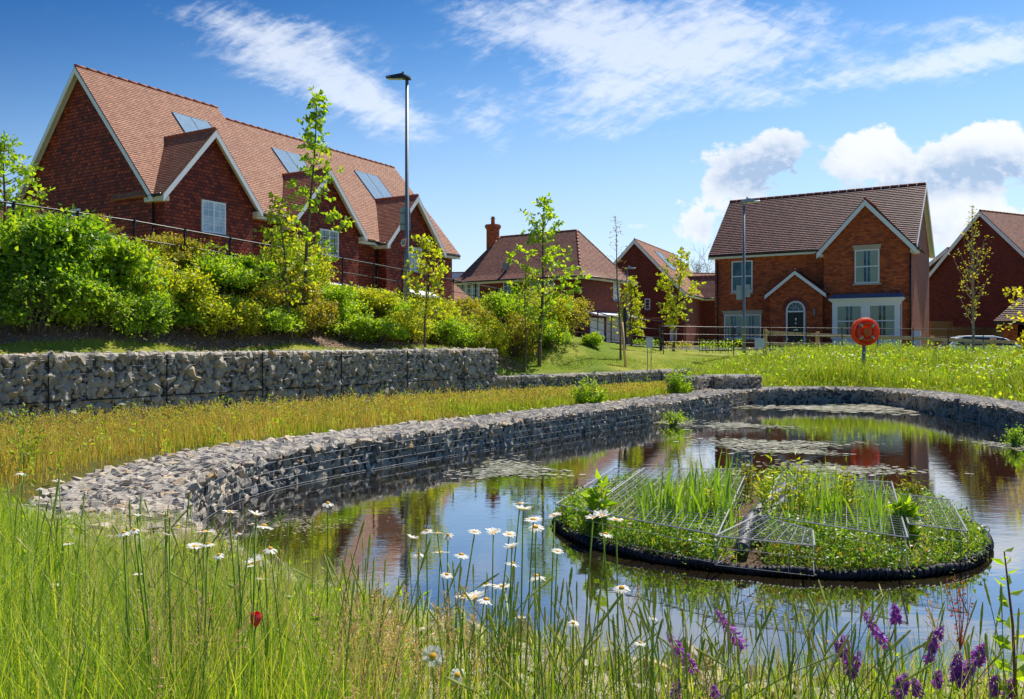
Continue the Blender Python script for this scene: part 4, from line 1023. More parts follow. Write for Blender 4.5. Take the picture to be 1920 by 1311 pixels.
# ------------------------------------------------------------------ fences, posts, lamps, signs, car
def estate_fence():
    root = empty('estate_fence', (0, 0, 0), 0, 'thin black iron rail fence running down the bank in front of the left houses', 'fence')
    pts = [(n, fence_pt(n), fence_z(n)) for n in range(-5, 20)]
    P = [Vector((p[0], p[1], z)) for n, p, z in pts]
    for i, p in enumerate(P):
        mb = MB(); mb.box(p.x-.018, p.x+.018, p.y-.005, p.y+.005, p.z-.3, p.z+1.17); mb.box(p.x-.03, p.x+.03, p.y-.012, p.y+.012, p.z+1.08, p.z+1.19); mb.build('post', M['black_metal'], root)
    for h, r in ((1.15, .019), (.80, .012), (.50, .012), (.22, .012)): tube_part(root, 'rail', [p+Vector((0, 0, h)) for p in P], r, 'black_metal', 6)
    return P[-1]
fe = estate_fence()
def garden_fence():
    root = empty('estate_fence', (0, 0, 0), 0, 'level black iron rail fence with a gate, crossing in front of the nearest right-hand house', 'fence')
    A = px(1171, 640, 29.5); A.z = hz(A.x, A.y); G = px(1239, 655, 33); G.z = -.35
    pts = [A, Vector((5.5, 31, -.22)), G]+[Vector((7.15+i*1.45, 33+i*.12, -.38-.01*i)) for i in range(1, 9)]
    for i, p in enumerate(pts):
        r = .05 if i in (0, 2) else .014
        mb = MB(); mb.box(p.x-r, p.x+r, p.y-r, p.y+r, p.z-.3, p.z+(1.45 if i == 0 else 1.15)); mb.build('post', M['black_metal'], root)
    for h in (1.1, .8, .5, .22): tube_part(root, 'rail', [p+Vector((0, 0, h)) for p in pts], .010, 'black_metal', 6)
    g = MB(); x0, x1, y = 7.25, 8.5, 33.0
    for xx in np.arange(x0, x1+.01, .125): g.tube([(xx, y+.02, -.28), (xx, y+.02, .72)], .010, 5)
    for zz in (-.2, .2, .68): g.tube([(x0, y+.02, zz), (x1, y+.02, zz)], .014, 5)
    g.build('gate', M['black_metal'], root)
    g = MB()
    for xx in np.arange(9.2, 12.2, .30): g.tube([(xx, 34.1, -.32), (xx, 34.1, .66)], .010, 5)
    g.build('rail_panel', M['black_metal'], root)
garden_fence()
def timber_fence():
    root = empty('post_and_rail_fence', (0, 0, 0), 0, 'weathered timber two-rail fence at the top of the far meadow', 'fence')
    Y = 36; T = [(1435, 617, 662), (1533, 622, 668), (1638, 626, 670), (1748, 630, 672), (1862, 634, 676), (1990, 640, 680)]
    pp = []
    for i, (x, t, b) in enumerate(T):
        y_ = Y-.0*i; a = px(x, t, y_); c = px(x, b, y_); mb = MB(); h = .07 if i != 4 else .11
        mb.box(a.x-h, a.x+h, a.y-.05, a.y+.05, c.z-.3, a.z); mb.build('post', M['timber'], root, bevel=.01); pp.append(a)
    for d in (.20, .67):
        for a, b in zip(pp[:-1], pp[1:]):
            mb = MB(); o = Vector((0, -.075, -d-.01)); j = Vector((0, 0, random.uniform(-.02, .02)))
            A, B = a+o, b+o+j; hh = Vector((0, 0, .135))
            mb.slab([A+Vector((.01, 0, 0)), B-Vector((.01, 0, 0)), B-Vector((.01, 0, 0))+hh, A+Vector((.01, 0, 0))+hh], (0, -.04, 0)); mb.build('rail', M['timber'], root, bevel=.006)
timber_fence()
def closeboard():
    A = px(1744, 602, 52); Bq = px(1885, 616, 56)
    root = empty('close_board_fence', (A.x, A.y, 0), math.atan2(Bq.y-A.y, Bq.x-A.x), 'brown close-board timber fence between the nearest right house and the garage', 'fence')
    L = math.hypot(Bq.x-A.x, Bq.y-A.y); mb = MB(); n = int(L/.13)
    for i in range(n):
        top = A.z-.0 if i*.13 < 2.1 else A.z-.32-.02*math.sin(i)
        mb.box(i*.13, i*.13+.122, 0, .02, -.8, top)
    mb.build('board_panel', M['timber_dark'], root)
    for x in (0, 2.1, L): q = MB(); q.box(x-.06, x+.06, -.07, .0, -.8, A.z+(.0 if x < 3 else -.25)); q.build('post', M['timber_dark'], root)
closeboard()
def stakeframe(x0, x1, yt, Y, label):
    a, b = px(x0, yt, Y), px(x1, yt, Y); z = hz(a.x, a.y)
    root = empty('stake_frame', (a.x, Y, z), 0, label, 'tree stake', 'timber stake frames among the far meadow flowers')
    for x in (0, b.x-a.x): q = MB(); q.tube([(x, 0, -.2), (x, 0, a.z-z+.0)], .045, 8); q.build('stake', M['timber'], root, True)
    q = MB(); q.box(-.08, b.x-a.x+.08, -.055, -.02, a.z-z-.06, a.z-z+.02); q.build('crossbar', M['bark_pale'], root, bevel=.005)
stakeframe(1811, 1845, 642, 33, 'low timber stake frame at the foot of the thin bare tree')
stakeframe(1909, 1936, 651, 33, 'low timber stake frame at the right edge of the picture')

def lamp_post(x, ytop, Y, r0, r1, heads, label, m, hm):
    t = px(x, ytop, Y); z = hz(t.x, t.y); H = t.z-z
    root = empty('street_lamp', (t.x, Y, z), 0, label, 'street lamp', 'street lamps among the houses')
    q = MB(); q.lathe([(r0, -.2), (r0, 1.4), (r0*.98, 1.45), (r1, 1.5), (r1*.8, H)], (0, 0, 0), 14); q.build('column', M[m], root, True)
    s = heads; q = MB()   # flat lantern reaching left or right
    q.mesh([(s*-.12, -.10, H), (s*.10, -.13, H+.02), (s*.62, -.09, H+.05), (s*.62, .09, H+.05), (s*.10, .13, H+.02), (s*-.12, .10, H),
            (s*-.10, -.05, H+.08), (s*.15, -.07, H+.17), (s*.60, -.05, H+.09), (s*.60, .05, H+.09), (s*.15, .07, H+.17), (s*-.10, .05, H+.08)],
           [(0, 5, 4, 3, 2, 1), (6, 7, 8, 9, 10, 11)]+[(i, (i+1) % 6, (i+1) % 6+6, i+6) for i in range(6)])
    q.lathe([(.03, .16), (.03, .22), (.01, .24)], (s*.12, 0, H), 8); q.lathe([(.05, -.1), (.05, .03)], (0, 0, H), 10)
    h = q.build('lantern', M[hm], root); q = MB(); q.box(min(s*.12, s*.55), max(s*.12, s*.55), -.06, .06, H-.005, H+.012); q.build('lens', M['signwhite'], h)
    return root, H, t
r, H, t = lamp_post(763, 149, 25.0, .085, .062, -1, 'tall dark street lamp with a speed sign, in front of the left row', 'steel', 'lampgrey')
q = MB(); zz = px(0, 388, 25).z-r.location.z; z2 = px(0, 431, 25).z-r.location.z
q.box(-.215, .09, .070, .078, z2, zz); b_ = q.build('sign_plate', M['signgrey'], r)
q = MB()
for k in (.25, .75): q.box(-.2, .1, .05, .07, z2+(zz-z2)*k-.02, z2+(zz-z2)*k+.02)
q.build('bracket', M['steel'], b_)
def round_sign(parent, c, R, ang):
    Rm = Matrix.Rotation(ang, 3, 'Z'); X = Matrix.Rotation(PI/2, 3, 'X')
    def disc(r_, y, m_, nm, par, r_in=None):
        mb = MB(); n = 32
        if r_in is None: mb.slab([Vector(c)+Rm @ Vector((r_*math.cos(2*PI*i/n), y, r_*math.sin(2*PI*i/n))) for i in range(n)], Rm @ Vector((0, .006, 0)))
        return mb.build(nm, M[m_], par)
    d = disc(R, 0, 'signred', 'speed_sign', parent); disc(R*.76, -.004, 'signwhite', 'sign_face', d)
    cu = bpy.data.curves.new('sign_digits', 'FONT'); cu.body = '20'; cu.size = R*1.12; cu.align_x = 'CENTER'; cu.align_y = 'CENTER'; cu.extrude = .001; cu.offset = R*.02
    tmp = bpy.data.objects.new('tmp', cu); COL.objects.link(tmp); dg = bpy.context.evaluated_depsgraph_get()
    me = bpy.data.meshes.new_from_object(tmp.evaluated_get(dg)); bpy.data.objects.remove(tmp); me.name = 'sign_digits'; me.materials.clear(); me.materials.append(M['ink'])
    T_ = Matrix.Translation(Vector(c)+Rm @ Vector((0, -.007, 0))) @ (Rm @ X).to_4x4(); me.transform(T_)
    o = bpy.data.objects.new('sign_digits', me); COL.objects.link(o); o.parent = d
zc = px(0, 456, 25).z-r.location.z
round_sign(r, (-.09, -.075, zc), .15, rad(-42))
r, H, t = lamp_post(1395, 380, 33.5, .075, .055, 1, 'pale street lamp column standing in front of the nearest right-hand house', 'steel', 'signgrey')
q = MB(); zt = px(0, 534, 33.5).z-r.location.z; zb = px(0, 562, 33.5).z-r.location.z
q.box(-.28, .03, .062, .07, zb, zt-.02); q.box(.0, .27, .072, .08, zb+.1, zt+.01); q.build('sign_plate', M['signgrey'], r)
lamp_post(1176, 504, 62, .11, .08, 1, 'far street lamp behind the small bright tree, beside the hipped house', 'steel', 'signgrey')

def board_sign(x0, x1, yt, yb, ybase, Y, label):
    a, b, c = px(x0, yt, Y), px(x1, yb, Y), px(x0, ybase, Y)
    root = empty('notice_board', (a.x, Y, c.z), 0, label, 'sign', 'small blank-backed notices at the pond edge'); w_, z0, z1 = b.x-a.x, b.z-c.z, a.z-c.z
    q = MB(); q.box(0, w_, -.012, 0, z0, z1); q.build('panel', M['signwhite'], root, bevel=.003)
    for x in (.05, w_-.05): q = MB(); q.tube([(x, .012, -.2), (x, .012, z1-.03)], .011, 6); q.build('leg', M['steel'], root)
board_sign(1211, 1224, 633, 652, 690, 26, 'small white notice on two thin legs standing on the lawn')
board_sign(1415, 1434, 635, 652, 675, 30, 'small white notice at the left end of the timber rail fence')
# lifebuoy housing
def buoy():
    Y = 24; c = px(1623, 622, Y); z = hz(c.x, c.y); H = c.z-z; R = .395
    root = empty('lifebuoy_housing', (c.x, Y, z), rad(4), 'round orange-red lifebuoy housing on a post in the far meadow', 'lifebuoy')
    q = MB(); q.lathe([(.05, -.3), (.05, H-.1)], (0, .10, 0), 10); q.build('post', M['steel'], root, True)
    Xr = Matrix.Rotation(PI/2, 3, 'X')
    q = MB(); q.lathe([(R*.9, -.13), (R*.98, -.10), (R, -.04), (R, .03), (R*.97, .06), (R*.90, .075), (R*.84, .06), (R*.82, .02), (.01, .02)], (0, 0, H), 48, Xr); h = q.build('housing', M['buoy'], root, True)
    # the ring itself inside
    q = MB(); q.tube([(R*.60*math.cos(t), -.055, H+R*.60*math.sin(t)) for t in np.linspace(0, 2*PI, 49)], .068, 12, False); g_ = q.build('buoy_ring', M['buoy'], h, True)
    for k in range(4):
        an = PI/4+k*PI/2; q = MB()
        q.tube([(R*.60*math.cos(an+d_), -.057, H+R*.60*math.sin(an+d_)) for d_ in (-.13, 0, .13)], .073, 12, True); q.build('reflective_band', M['buoywhite'], g_, True)
    q = MB(); q.lathe([(.01, .02), (.12, .03), (.125, .09), (.10, .115), (.01, .12)], (0, 0, H-.02), 24, Xr); q.build('rope_drum', M['buoy_hot'], h, True)
    for s in (-1, 1):
        q = MB(); q.slab([(s*.015, -.13, H-.11), (s*.10, -.125, H-.08), (s*.105, -.125, H+.07), (s*.015, -.13, H+.12)], (0, .02, 0)); q.build('flap', M['buoy_hot'], h)
    q = MB(); q.tube([(R*.9*math.cos(t), -.075, H+R*.9*math.sin(t)) for t in np.linspace(PI*.05, PI*.95, 25)], .008, 6); q.build('rim_highlight', M['buoywhite'], h, True)  # pale arc standing in for light caught along the upper rim
buoy()
# white car seen from behind on the right
def car():
    p = px(1758, 660, 41); root = empty('parked_car', (p.x+.2, 41.2, -1.03), rad(-12), 'white hatchback parked behind the timber fence, its red tail lamp towards the camera', 'car')
    # side profile along x (rear at x=0), width along y
    prof = [(0, .35), (0.0, .62), (.04, .92), (.18, 1.02), (.62, 1.42), (1.0, 1.50), (2.2, 1.49), (2.75, 1.36), (3.25, 1.02), (4.05, .86), (4.2, .62), (4.2, .35)]
    def body(y0, y1, inset):
        mb = MB(); A, B = [], []
        for x, z in prof:
            k = inset if z > 1.1 else (0.05 if z > .95 else 0); A.append((x, y0+k, z)); B.append((x, y1-k, z))
        n = len(prof); mb.mesh(A+B, [tuple(range(n)), tuple(range(2*n-1, n-1, -1))]+[(i, i+n, (i+1) % n+n, (i+1) % n) for i in range(n)]); return mb
    bd = body(-.85, .85, .22).build('body', M['carwhite'], root, bevel=.05)
    q = MB(); q.slab([(.14, -.62, 1.06), (.14, .62, 1.06), (.54, .55, 1.385), (.54, -.55, 1.385)], (-.02, 0, .02)); q.build('rear_window', M['carglass'], root)
    for s in (-1, 1):
        q = MB(); q.slab([(.5, s*.815, 1.03), (3.05, s*.815, 1.03), (2.6, s*.66, 1.38), (.85, s*.66, 1.42)], (0, s*.02, .006)); q.build('side_window', M['carglass'], root)
        q = MB(); q.box(-.015, .10, s*.74-.12, s*.74+.12, .70, .99); q.build('tail_lamp', M['carred'], root, bevel=.02)
        for x in (.75, 3.35):
            q = MB(); q.lathe([(.20, -.10), (.31, -.10), (.32, -.04), (.32, .08), (.28, .1), (.05, .1)], (x, s*.76, .32), 20, Matrix.Rotation(-s*PI/2, 3, 'X')); w_ = q.build('wheel', M['rubber'], root, True)
            q = MB(); q.lathe([(.02, .09), (.19, .09), (.2, .112), (.05, .12)], (x, s*.76, .32), 14, Matrix.Rotation(-s*PI/2, 3, 'X')); q.build('rim', M['chrome'], w_, True)
    q = MB(); q.box(-.02, .0, -.26, .26, .66, .78); q.build('number_plate', M['plate'], root)
    q = MB(); q.box(-.05, .02, -.8, .8, .36, .56); q.build('bumper', M['carwhite'], root, bevel=.03)
car()

# ------------------------------------------------------------------ shrubs, trees, hedges
def twig_leaves(P, D, per, length, L, W, rng, droop=.25):
    """rows of leaves along short shoots"""
    N = len(P); t = np.tile(np.linspace(.12, 1, per), N); Pi = np.repeat(P, per, 0); Di = np.repeat(D, per, 0)
    ln = np.repeat(np.broadcast_to(length, (N,)), per)
    pos = Pi+Di*(t*ln)[:, None]+np.array([0, 0, -1.])*(droop*ln*t*t)[:, None]+rng.normal(0, .012, (N*per, 3))
    side = nrm(np.cross(Di, rng.normal(size=(N*per, 3))))
    d = nrm(Di*.55+side*.9+np.array([0, 0, -.1])+rng.normal(0, .25, (N*per, 3)))
    s = rng.uniform(.6, 1.25, N*per)
    return leaf_arrays(pos, d, L*s, W*s, rng)
def shrub(x, ybase, ytop, wpx, Y, m, label, n=900, leaf=.075, dens=1.0, shoots=6, seed=0, name='shrub', grp='leafy shrubs on the bank above the tall gabion wall', catg='shrub', stemm='twig', asp=.6, zb=None):
    rng = np.random.default_rng(seed+int(x)+int(Y*10)); c = px(x, ybase, Y); z = hz(c.x, c.y) if zb is None else zb; top = px(x, ytop, Y).z; H = max(top-z, .2); R = wpx*Y/F/2
    root = empty(name, (c.x, Y, z), 0, label, catg, grp)
    # several overlapping lobes, each hollow-ish, shoots standing out of the top
    lobes = []
    k = rng.integers(8, 13)
    for i in range(k):
        a = rng.uniform(0, 2*PI); rr = R*rng.uniform(.15, .75); zz = H*rng.uniform(.10, .76); q_ = rng.uniform(.14, .40); lobes.append((rr*math.cos(a), rr*math.sin(a), zz, R*q_, H*q_*.62))
    lobes.append((R*.05, 0, H*.35, R*.72, H*.30))
    lob = np.array(lobes); pick = rng.integers(0, len(lob), n); u = nrm(rng.normal(size=(n, 3))); u[:, 2] = np.where(rng.random(n) < .7, np.abs(u[:, 2]), u[:, 2])
    rad_ = rng.uniform(.55, 1.0, n)**.6; b = lob[pick]
    P = b[:, :3]+u*np.stack([b[:, 3], b[:, 3], b[:, 4]], 1)*rad_[:, None]; P = P[P[:, 2] > .05*H]; u = u[:len(P)]
    D = nrm(P*np.array([.5, .5, 0])/max(R, .1)+np.array([0, 0, .55])+rng.normal(0, .55, P.shape))
    A = [twig_leaves(P, D, 5, rng.uniform(.14, .46, len(P))*max(.5, min(1, H/1.6)), leaf, leaf*asp, rng)]
    S = MB(); sx_ = []
    for i in range(shoots*2):
        a = rng.uniform(0, 2*PI); rr = R*rng.uniform(.1, .98); hh = H*(rng.uniform(.62, 1.10) if i else 1.05)*(1-.30*(rr/R)**2)
        p0 = np.array([rr*.3*math.cos(a), rr*.3*math.sin(a), 0]); p1 = np.array([rr*math.cos(a), rr*math.sin(a), hh])
        S.tube([p0, p0*.5+p1*.5+rng.normal(0, .03, 3), p1], [.014, .009, .003], 5)
        m_ = 12; t = np.linspace(.45, 1, m_)[:, None]; Pp = p0+(p1-p0)*t+rng.normal(0, .01, (m_, 3)); Dd = nrm(np.array([0, 0, .5])+rng.normal(0, .7, (m_, 3)))
        A.append(twig_leaves(Pp, Dd, 4, .12*max(.6, H/2), leaf, leaf*asp, rng))
    for i in range(7):
        a = rng.uniform(0, 2*PI); p1 = np.array([R*.55*math.cos(a), R*.55*math.sin(a), H*.65]); S.tube([(0, 0, -.05), p1*.4+np.array([0, 0, .05]), p1], [.02, .014, .005], 5)
    V, T = cat(A); o = np_mesh('foliage', V, T, M[m], root); S.build('stems', M[stemm], root)
    return root
SH = [  # x, ybase, ytop, width, Y, material, n, leaf, label
 (20, 610, 410, 240, 15.4, 'lf_mid', 1500, .10, 'broad mid-green shrub at the left edge of the bank, reaching the iron rail'),
 (95, 622, 408, 230, 14.9, 'lf_dark', 1700, .11, 'large dark green broad-leaved shrub, second from the left edge'),
 (150, 560, 405, 130, 17.2, 'lf_rust', 500, .06, 'wispy russet-tipped shrub rising in front of the side gable'),
 (215, 630, 455, 200, 15.0, 'lf_mid', 1500, .09, 'bright green shrub below the side gable of the largest tile-hung house'),
 (300, 640, 468, 190, 15.3, 'lf_yel', 1300, .075, 'yellow-green shrub below the corner of the largest tile-hung house'),
 (330, 570, 440, 120, 17.6, 'lf_olive', 600, .055, 'thin olive shrub in front of the corner drainpipe of the largest house'),
 (385, 600, 462, 150, 17.0, 'lf_mid', 900, .07, 'green shrub below the first white window of the row'),
 (345, 645, 545, 120, 14.7, 'lf_dark', 600, .07, 'low dark shrub near the wall below the first window'),
 (455, 620, 480, 130, 17.2, 'lf_dark', 900, .08, 'dark shrub left of the tall young maple'),
 (545, 610, 440, 120, 18.4, 'lf_yel', 900, .07, 'bright yellow-green shrub around the foot of the tall young maple'),
 (520, 625, 520, 150, 17.0, 'lf_olive', 900, .06, 'olive shrub in shade below the tall young maple'),
 (620, 630, 530, 150, 18.6, 'lf_mid', 1000, .07, 'mid-green shrub right of the tall young maple'),
 (690, 630, 535, 130, 19.6, 'lf_yel', 1000, .075, 'lime-green shrub left of the tall lamp post'),
 (745, 635, 555, 130, 19.6, 'lf_mid', 900, .065, 'green shrub at the foot of the tall lamp post'),
 (640, 645, 590, 90, 17.2, 'lf_mid', 450, .05, 'small low green shrub on the mulch, below the second white window'),
 (815, 650, 560, 130, 20.8, 'lf_yel', 1000, .065, 'yellowish shrub right of the tall lamp post'),
 (870, 655, 562, 125, 21.8, 'lf_olive', 900, .06, 'olive-yellow shrub in front of the hipped house left windows'),
 (935, 660, 545, 130, 23.0, 'lf_mid', 1000, .07, 'bright green shrub left of the middle young tree'),
 (1000, 665, 540, 130, 24.0, 'lf_yel', 900, .07, 'yellow-green shrub under the middle young tree'),
 (1055, 672, 556, 112, 24.6, 'lf_olive', 800, .065, 'last large shrub of the bank, right of the middle young tree'),
 (990, 672, 600, 90, 22.9, 'lf_mid', 600, .055, 'low shrub above the end of the tall gabion wall'),
 (1108, 674, 628, 44, 24.2, 'lf_mid', 160, .07, 'small separate sprig at the right foot of the shrub bank'),
]
FR = [(60, 620, 505, 170, 'lf_dark', 'low dark shrub at the wall side of the bank, nearest the left edge'), (160, 624, 500, 160, 'lf_mid', 'low green shrub at the front of the bank, below the side gable'),
 (262, 632, 535, 130, 'lf_dark', 'low dark shrub overhanging the mulch below the corner of the largest house'), (430, 634, 560, 130, 'lf_yel', 'low lime shrub on the mulch below the first white window'),
 (505, 640, 575, 110, 'lf_mid', 'low green shrub at the front, left of the tall maple stem'), (578, 640, 565, 120, 'lf_olive', 'low olive shrub at the front, right of the tall maple stem'),
 (705, 648, 585, 120, 'lf_mid', 'low green shrub at the front below the second tile-hung house'), (768, 650, 580, 110, 'lf_yel', 'low lime shrub at the front directly below the tall lamp post'),
 (850, 655, 590, 110, 'lf_mid', 'low green shrub at the front below the end of the tile-hung row'), (905, 658, 585, 100, 'lf_yel', 'low yellowish shrub near the end of the tall gabion wall'),
 (962, 664, 590, 90, 'lf_olive', 'low olive shrub directly above the end of the tall gabion wall'), (1030, 668, 595, 90, 'lf_mid', 'low green shrub at the front, just beyond the end of the tall gabion wall')]
def bankY(x, r):
    p = WA+nW*r; k = (x-CX)/F; t = (k*p[1]-p[0])/(dW[0]-k*dW[1]); return p[1]+dW[1]*t
for i, (x, yb, yt, w_, Y, m, n, lf, lab) in enumerate(SH):
    r = {0: 2.6, 1: 2.0, 2: 3.3, 3: 2.05, 4: 2.0, 5: 3.7, 6: 3.2, 7: 1.95, 8: 3.2, 9: 3.3, 10: 2.5, 11: 2.6, 12: 3.0, 13: 3.0, 14: 1.95, 15: 2.6, 16: 2.8, 17: 3.0, 18: 2.6, 19: 2.4, 20: 1.95, 21: 1.7}[i]
    shrub(x, yb, yt, w_*1.18, bankY(x, r), m, lab, int(n*2.0), lf*1.05, shoots=12, seed=i)
for i, (x, yb, yt, w_, m, lab) in enumerate(FR): shrub(x, yb, yt, w_*1.1, bankY(x, 1.4 if x < 420 else 1.65), m, lab, 1300, .065, shoots=9, seed=70+i)
WG = 'green weeds standing in the marsh between the walls'
def weedclump(x, yb, yt, wpx, Y, m, label, n, leaf, seed):
    rr = np.random.default_rng(seed); c = px(x, yb, Y); z = hz(c.x, c.y); H = px(x, yt, Y).z-z; R_ = wpx*Y/F/2
    root = empty('weed_clump', (c.x, Y, z), 0, label, 'weed', WG); S = MB(); A = []
    for i in range(n):
        b = rr.uniform(-1, 1, 2)*R_*.8; hh = H*rr.uniform(.35, 1.05)*(1-.35*abs(b[0])/R_); p0 = np.array([b[0]*.6, b[1]*.6, 0]); tp = np.array([b[0]*1.15+rr.normal(0, .03), b[1], hh])
        S.tube([p0, (p0+tp)/2+rr.normal(0, .01, 3), tp], [.006, .004, .002], 4); k = 22; t = np.linspace(.12, 1, k)[:, None]; P = p0+(tp-p0)*t; D = nrm(rr.normal(size=(k, 3))*np.array([1, 1, .25])+np.array([0, 0, .55]))
        A.append(leaf_arrays(P, D, leaf*rr.uniform(.6, 1.3, k)*np.linspace(1.2, .5, k), leaf*.26, rr))
    np_mesh('foliage', *cat(A), M[m], root); S.build('stems', M['stalk'], root)
weedclump(1103, 772, 706, 66, 15.4, 'lf_mid', 'wispy green weed clump, left one of the two behind the pond rim', 46, .11, 40)
weedclump(1276, 742, 688, 56, 18.5, 'lf_mid', 'wispy green weed clump right beside the small gabion baskets', 44, .12, 41)
weedclump(42, 905, 748, 76, 7.6, 'lf_mid', 'tall wispy weed at the left edge in front of the tall gabion wall', 9, .09, 42)
HG2 = 'clipped garden hedges in front of the houses'
def hedge(x0, x1, yt, Y, m, label, seed):
    rng = np.random.default_rng(seed); a, b = px(x0, yt, Y), px(x1, yt, Y); z = hz((a.x+b.x)/2, Y); H = a.z-z; L = b.x-a.x; n = int(L*H*420)
    root = empty('hedge', ((a.x+b.x)/2, Y, z), 0, label, 'hedge', HG2)
    P = np.stack([rng.uniform(-L/2, L/2, n), rng.uniform(-.4, .4, n), H*rng.uniform(.0, 1, n)**.55*(.9+.1*np.sin(rng.uniform(0, 6, n)))], 1)
    D = nrm(rng.normal(size=(n, 3))+np.array([0, -.3, .6])); V, T = leaf_arrays(P, D, .09*rng.uniform(.7, 1.3, n), .05, rng); np_mesh('foliage', V, T, M[m], root)
    q = MB()
    for k in range(max(2, int(L/.5))): xk = -L/2+(k+.5)*L/max(2, int(L/.5)); q.tube([(xk, 0, -.1), (xk+.05, .02, H*.7)], [.02, .008], 5)
    q.build('stems', M['twig'], root)
hedge(1186, 1236, 636, 42, 'lf_dark', 'dark hedge behind the iron fence, left of the gate', 1)
hedge(1312, 1388, 637, 38, 'lf_mid', 'bright clipped hedge below the left window of the nearest right-hand house', 2)
hedge(1246, 1300, 640, 40, 'lf_olive', 'thin olive hedge seen through the iron gate', 3)
hedge(1436, 1540, 650, 40, 'lf_dark', 'low dark hedge below the black front door', 4)
hedge(1560, 1660, 652, 40, 'lf_olive', 'low olive hedge behind the lifebuoy housing', 5)

def tree(x, ybase, ytop, Y, prof, m, label, bark='bark', leaf=.10, nb=46, lean=0, trunk_r=.045, seed=0, asp=.8, per=4, start=.18, name='young_tree', grp='young staked trees', ntw=5, up=.75, zb=None, nl=1.0):
    """prof: list of (height fraction, half-width in px) of the crown"""
    rng = np.random.default_rng(100+seed); b = px(x, ybase, Y); z = hz(b.x, Y) if zb is None else zb; H = px(x, ytop, Y).z-z
    root = empty(name, (b.x, Y, z), 0, label, 'tree', grp); k = Y/F
    hs_ = [p[0] for p in prof]; ws = [p[1]*k for p in prof]
    tw = MB(); tp = [np.array([lean*t*H+.02*math.sin(9*t+seed), .015*math.cos(7*t+seed), H*t]) for t in np.linspace(0, 1, 12)]; tp[0][2] = -.15
    tw.tube(tp, list(np.linspace(trunk_r, .006, 12)), 8)
    def tr(t): i = min(int(t*11), 10); f = t*11-i; return tp[i]*(1-f)+tp[i+1]*f
    Ps, Ds = [], []
    for i in range(nb):
        h = start+(1-start)*((i+.5)/nb)**.95; wd = float(np.interp(h, hs_, ws)); 
        if wd <= 0: continue
        a = i*2.399+rng.normal(0, .5); R_ = wd*rng.uniform(.30, 1.2); d = np.array([math.cos(a), math.sin(a), 0])
        h0 = max(start*.8, h-R_*up/H*1.0); p0 = tr(min(h0, .98)); p1 = np.array([p0[0]+d[0]*R_, p0[1]+d[1]*R_, H*min(h, 1)]); pm = (p0+p1)/2+d*R_*.12+np.array([0, 0, -.04*R_])
        tw.tube([p0, pm, p1], [trunk_r*.32*(1-h*.6), trunk_r*.2*(1-h*.5), .003], 5)
        n = max(2, int(ntw*(.6+R_*.8)*nl))
        for j in range(n):
            t = 1-.55*rng.random()**1.6; q = (p0*(1-t)**2+2*pm*t*(1-t)+p1*t*t) + rng.normal(0, .03+.035*R_, 3); Ps.append(q); Ds.append(d*.6+np.array([0, 0, .3])+rng.normal(0, .6, 3))
    for t in np.linspace(.75, 1.0, int(8*nl)+2): Ps.append(tr(min(t, .999))+rng.normal(0, .015, 3)); Ds.append(np.array([0, 0, .5])+rng.normal(0, .7, 3))
    Ps = np.array(Ps); Ds = nrm(np.array(Ds)); V, T = twig_leaves(Ps, Ds, per, rng.uniform(.10, .24, len(Ps)), leaf, leaf*asp, rng, .15)
    np_mesh('crown', V, T, M[m], root); tw.build('trunk', M[bark], root, True)
    return root
tree(566, 600, 174, 18.8, [(0, 0), (.28, 30), (.40, 52), (.50, 62), (.58, 58), (.66, 30), (.74, 44), (.84, 28), (.9, 14), (1, 8)], 'lf_mid', 'tallest young maple, rising above the roofline of the tile-hung row', leaf=.12, nb=46, per=5, ntw=6, lean=.065, trunk_r=.05, seed=1, start=.22)
tree(548, 610, 372, 17.9, [(0, 0), (.3, 40), (.5, 50), (.7, 38), (.9, 22), (1, 6)], 'lf_yel', 'short bright young tree growing against the tallest maple', leaf=.10, nb=44, lean=-.10, trunk_r=.03, seed=2, start=.3)
tree(797, 640, 448, 20.6, [(0, 0), (.35, 26), (.55, 44), (.7, 34), (.85, 30), (1, 8)], 'lf_yel', 'bright lime young tree just right of the tall lamp post', leaf=.11, nb=44, lean=.02, trunk_r=.03, seed=3, start=.3)
tree(1012, 660, 369, 24.5, [(0, 0), (.28, 20), (.42, 62), (.55, 70), (.66, 52), (.75, 44), (.82, 30), (.92, 34), (1, 8)], 'lf_mid', 'middle young maple standing in front of the hipped roof', leaf=.125, nb=50, per=5, ntw=6, lean=.03, trunk_r=.06, seed=4, start=.26)
tree(985, 660, 500, 23.5, [(0, 0), (.4, 20), (.6, 28), (.85, 20), (1, 6)], 'lf_yel', 'small bright sapling just left of the middle young maple', leaf=.075, nb=22, trunk_r=.025, seed=5, start=.35)
tree(1164, 655, 405, 27.5, [(0, 0), (.42, 8), (.52, 22), (.62, 26), (.7, 12), (.78, 4), (1, 3)], 'lf_rust', 'spindly leaning tree with a long bare tip, on the lawn', leaf=.055, nb=34, lean=-.04, trunk_r=.04, seed=6, start=.4, per=3, nl=.55)
tree(1183, 640, 524, 36, [(0, 0), (.25, 24), (.45, 30), (.7, 18), (1, 4)], 'lf_yel', 'small conical yellow-green tree left of the iron gate', leaf=.11, nb=50, per=6, trunk_r=.05, seed=7, start=.2)
tree(1262, 650, 470, 36, [(0, 0), (.24, 6), (.38, 34), (.55, 34), (.72, 44), (.88, 26), (1, 10)], 'lf_yel', 'leafy yellow-green tree directly behind the iron gate', leaf=.12, nb=60, per=6, lean=.09, trunk_r=.055, seed=8, start=.24)
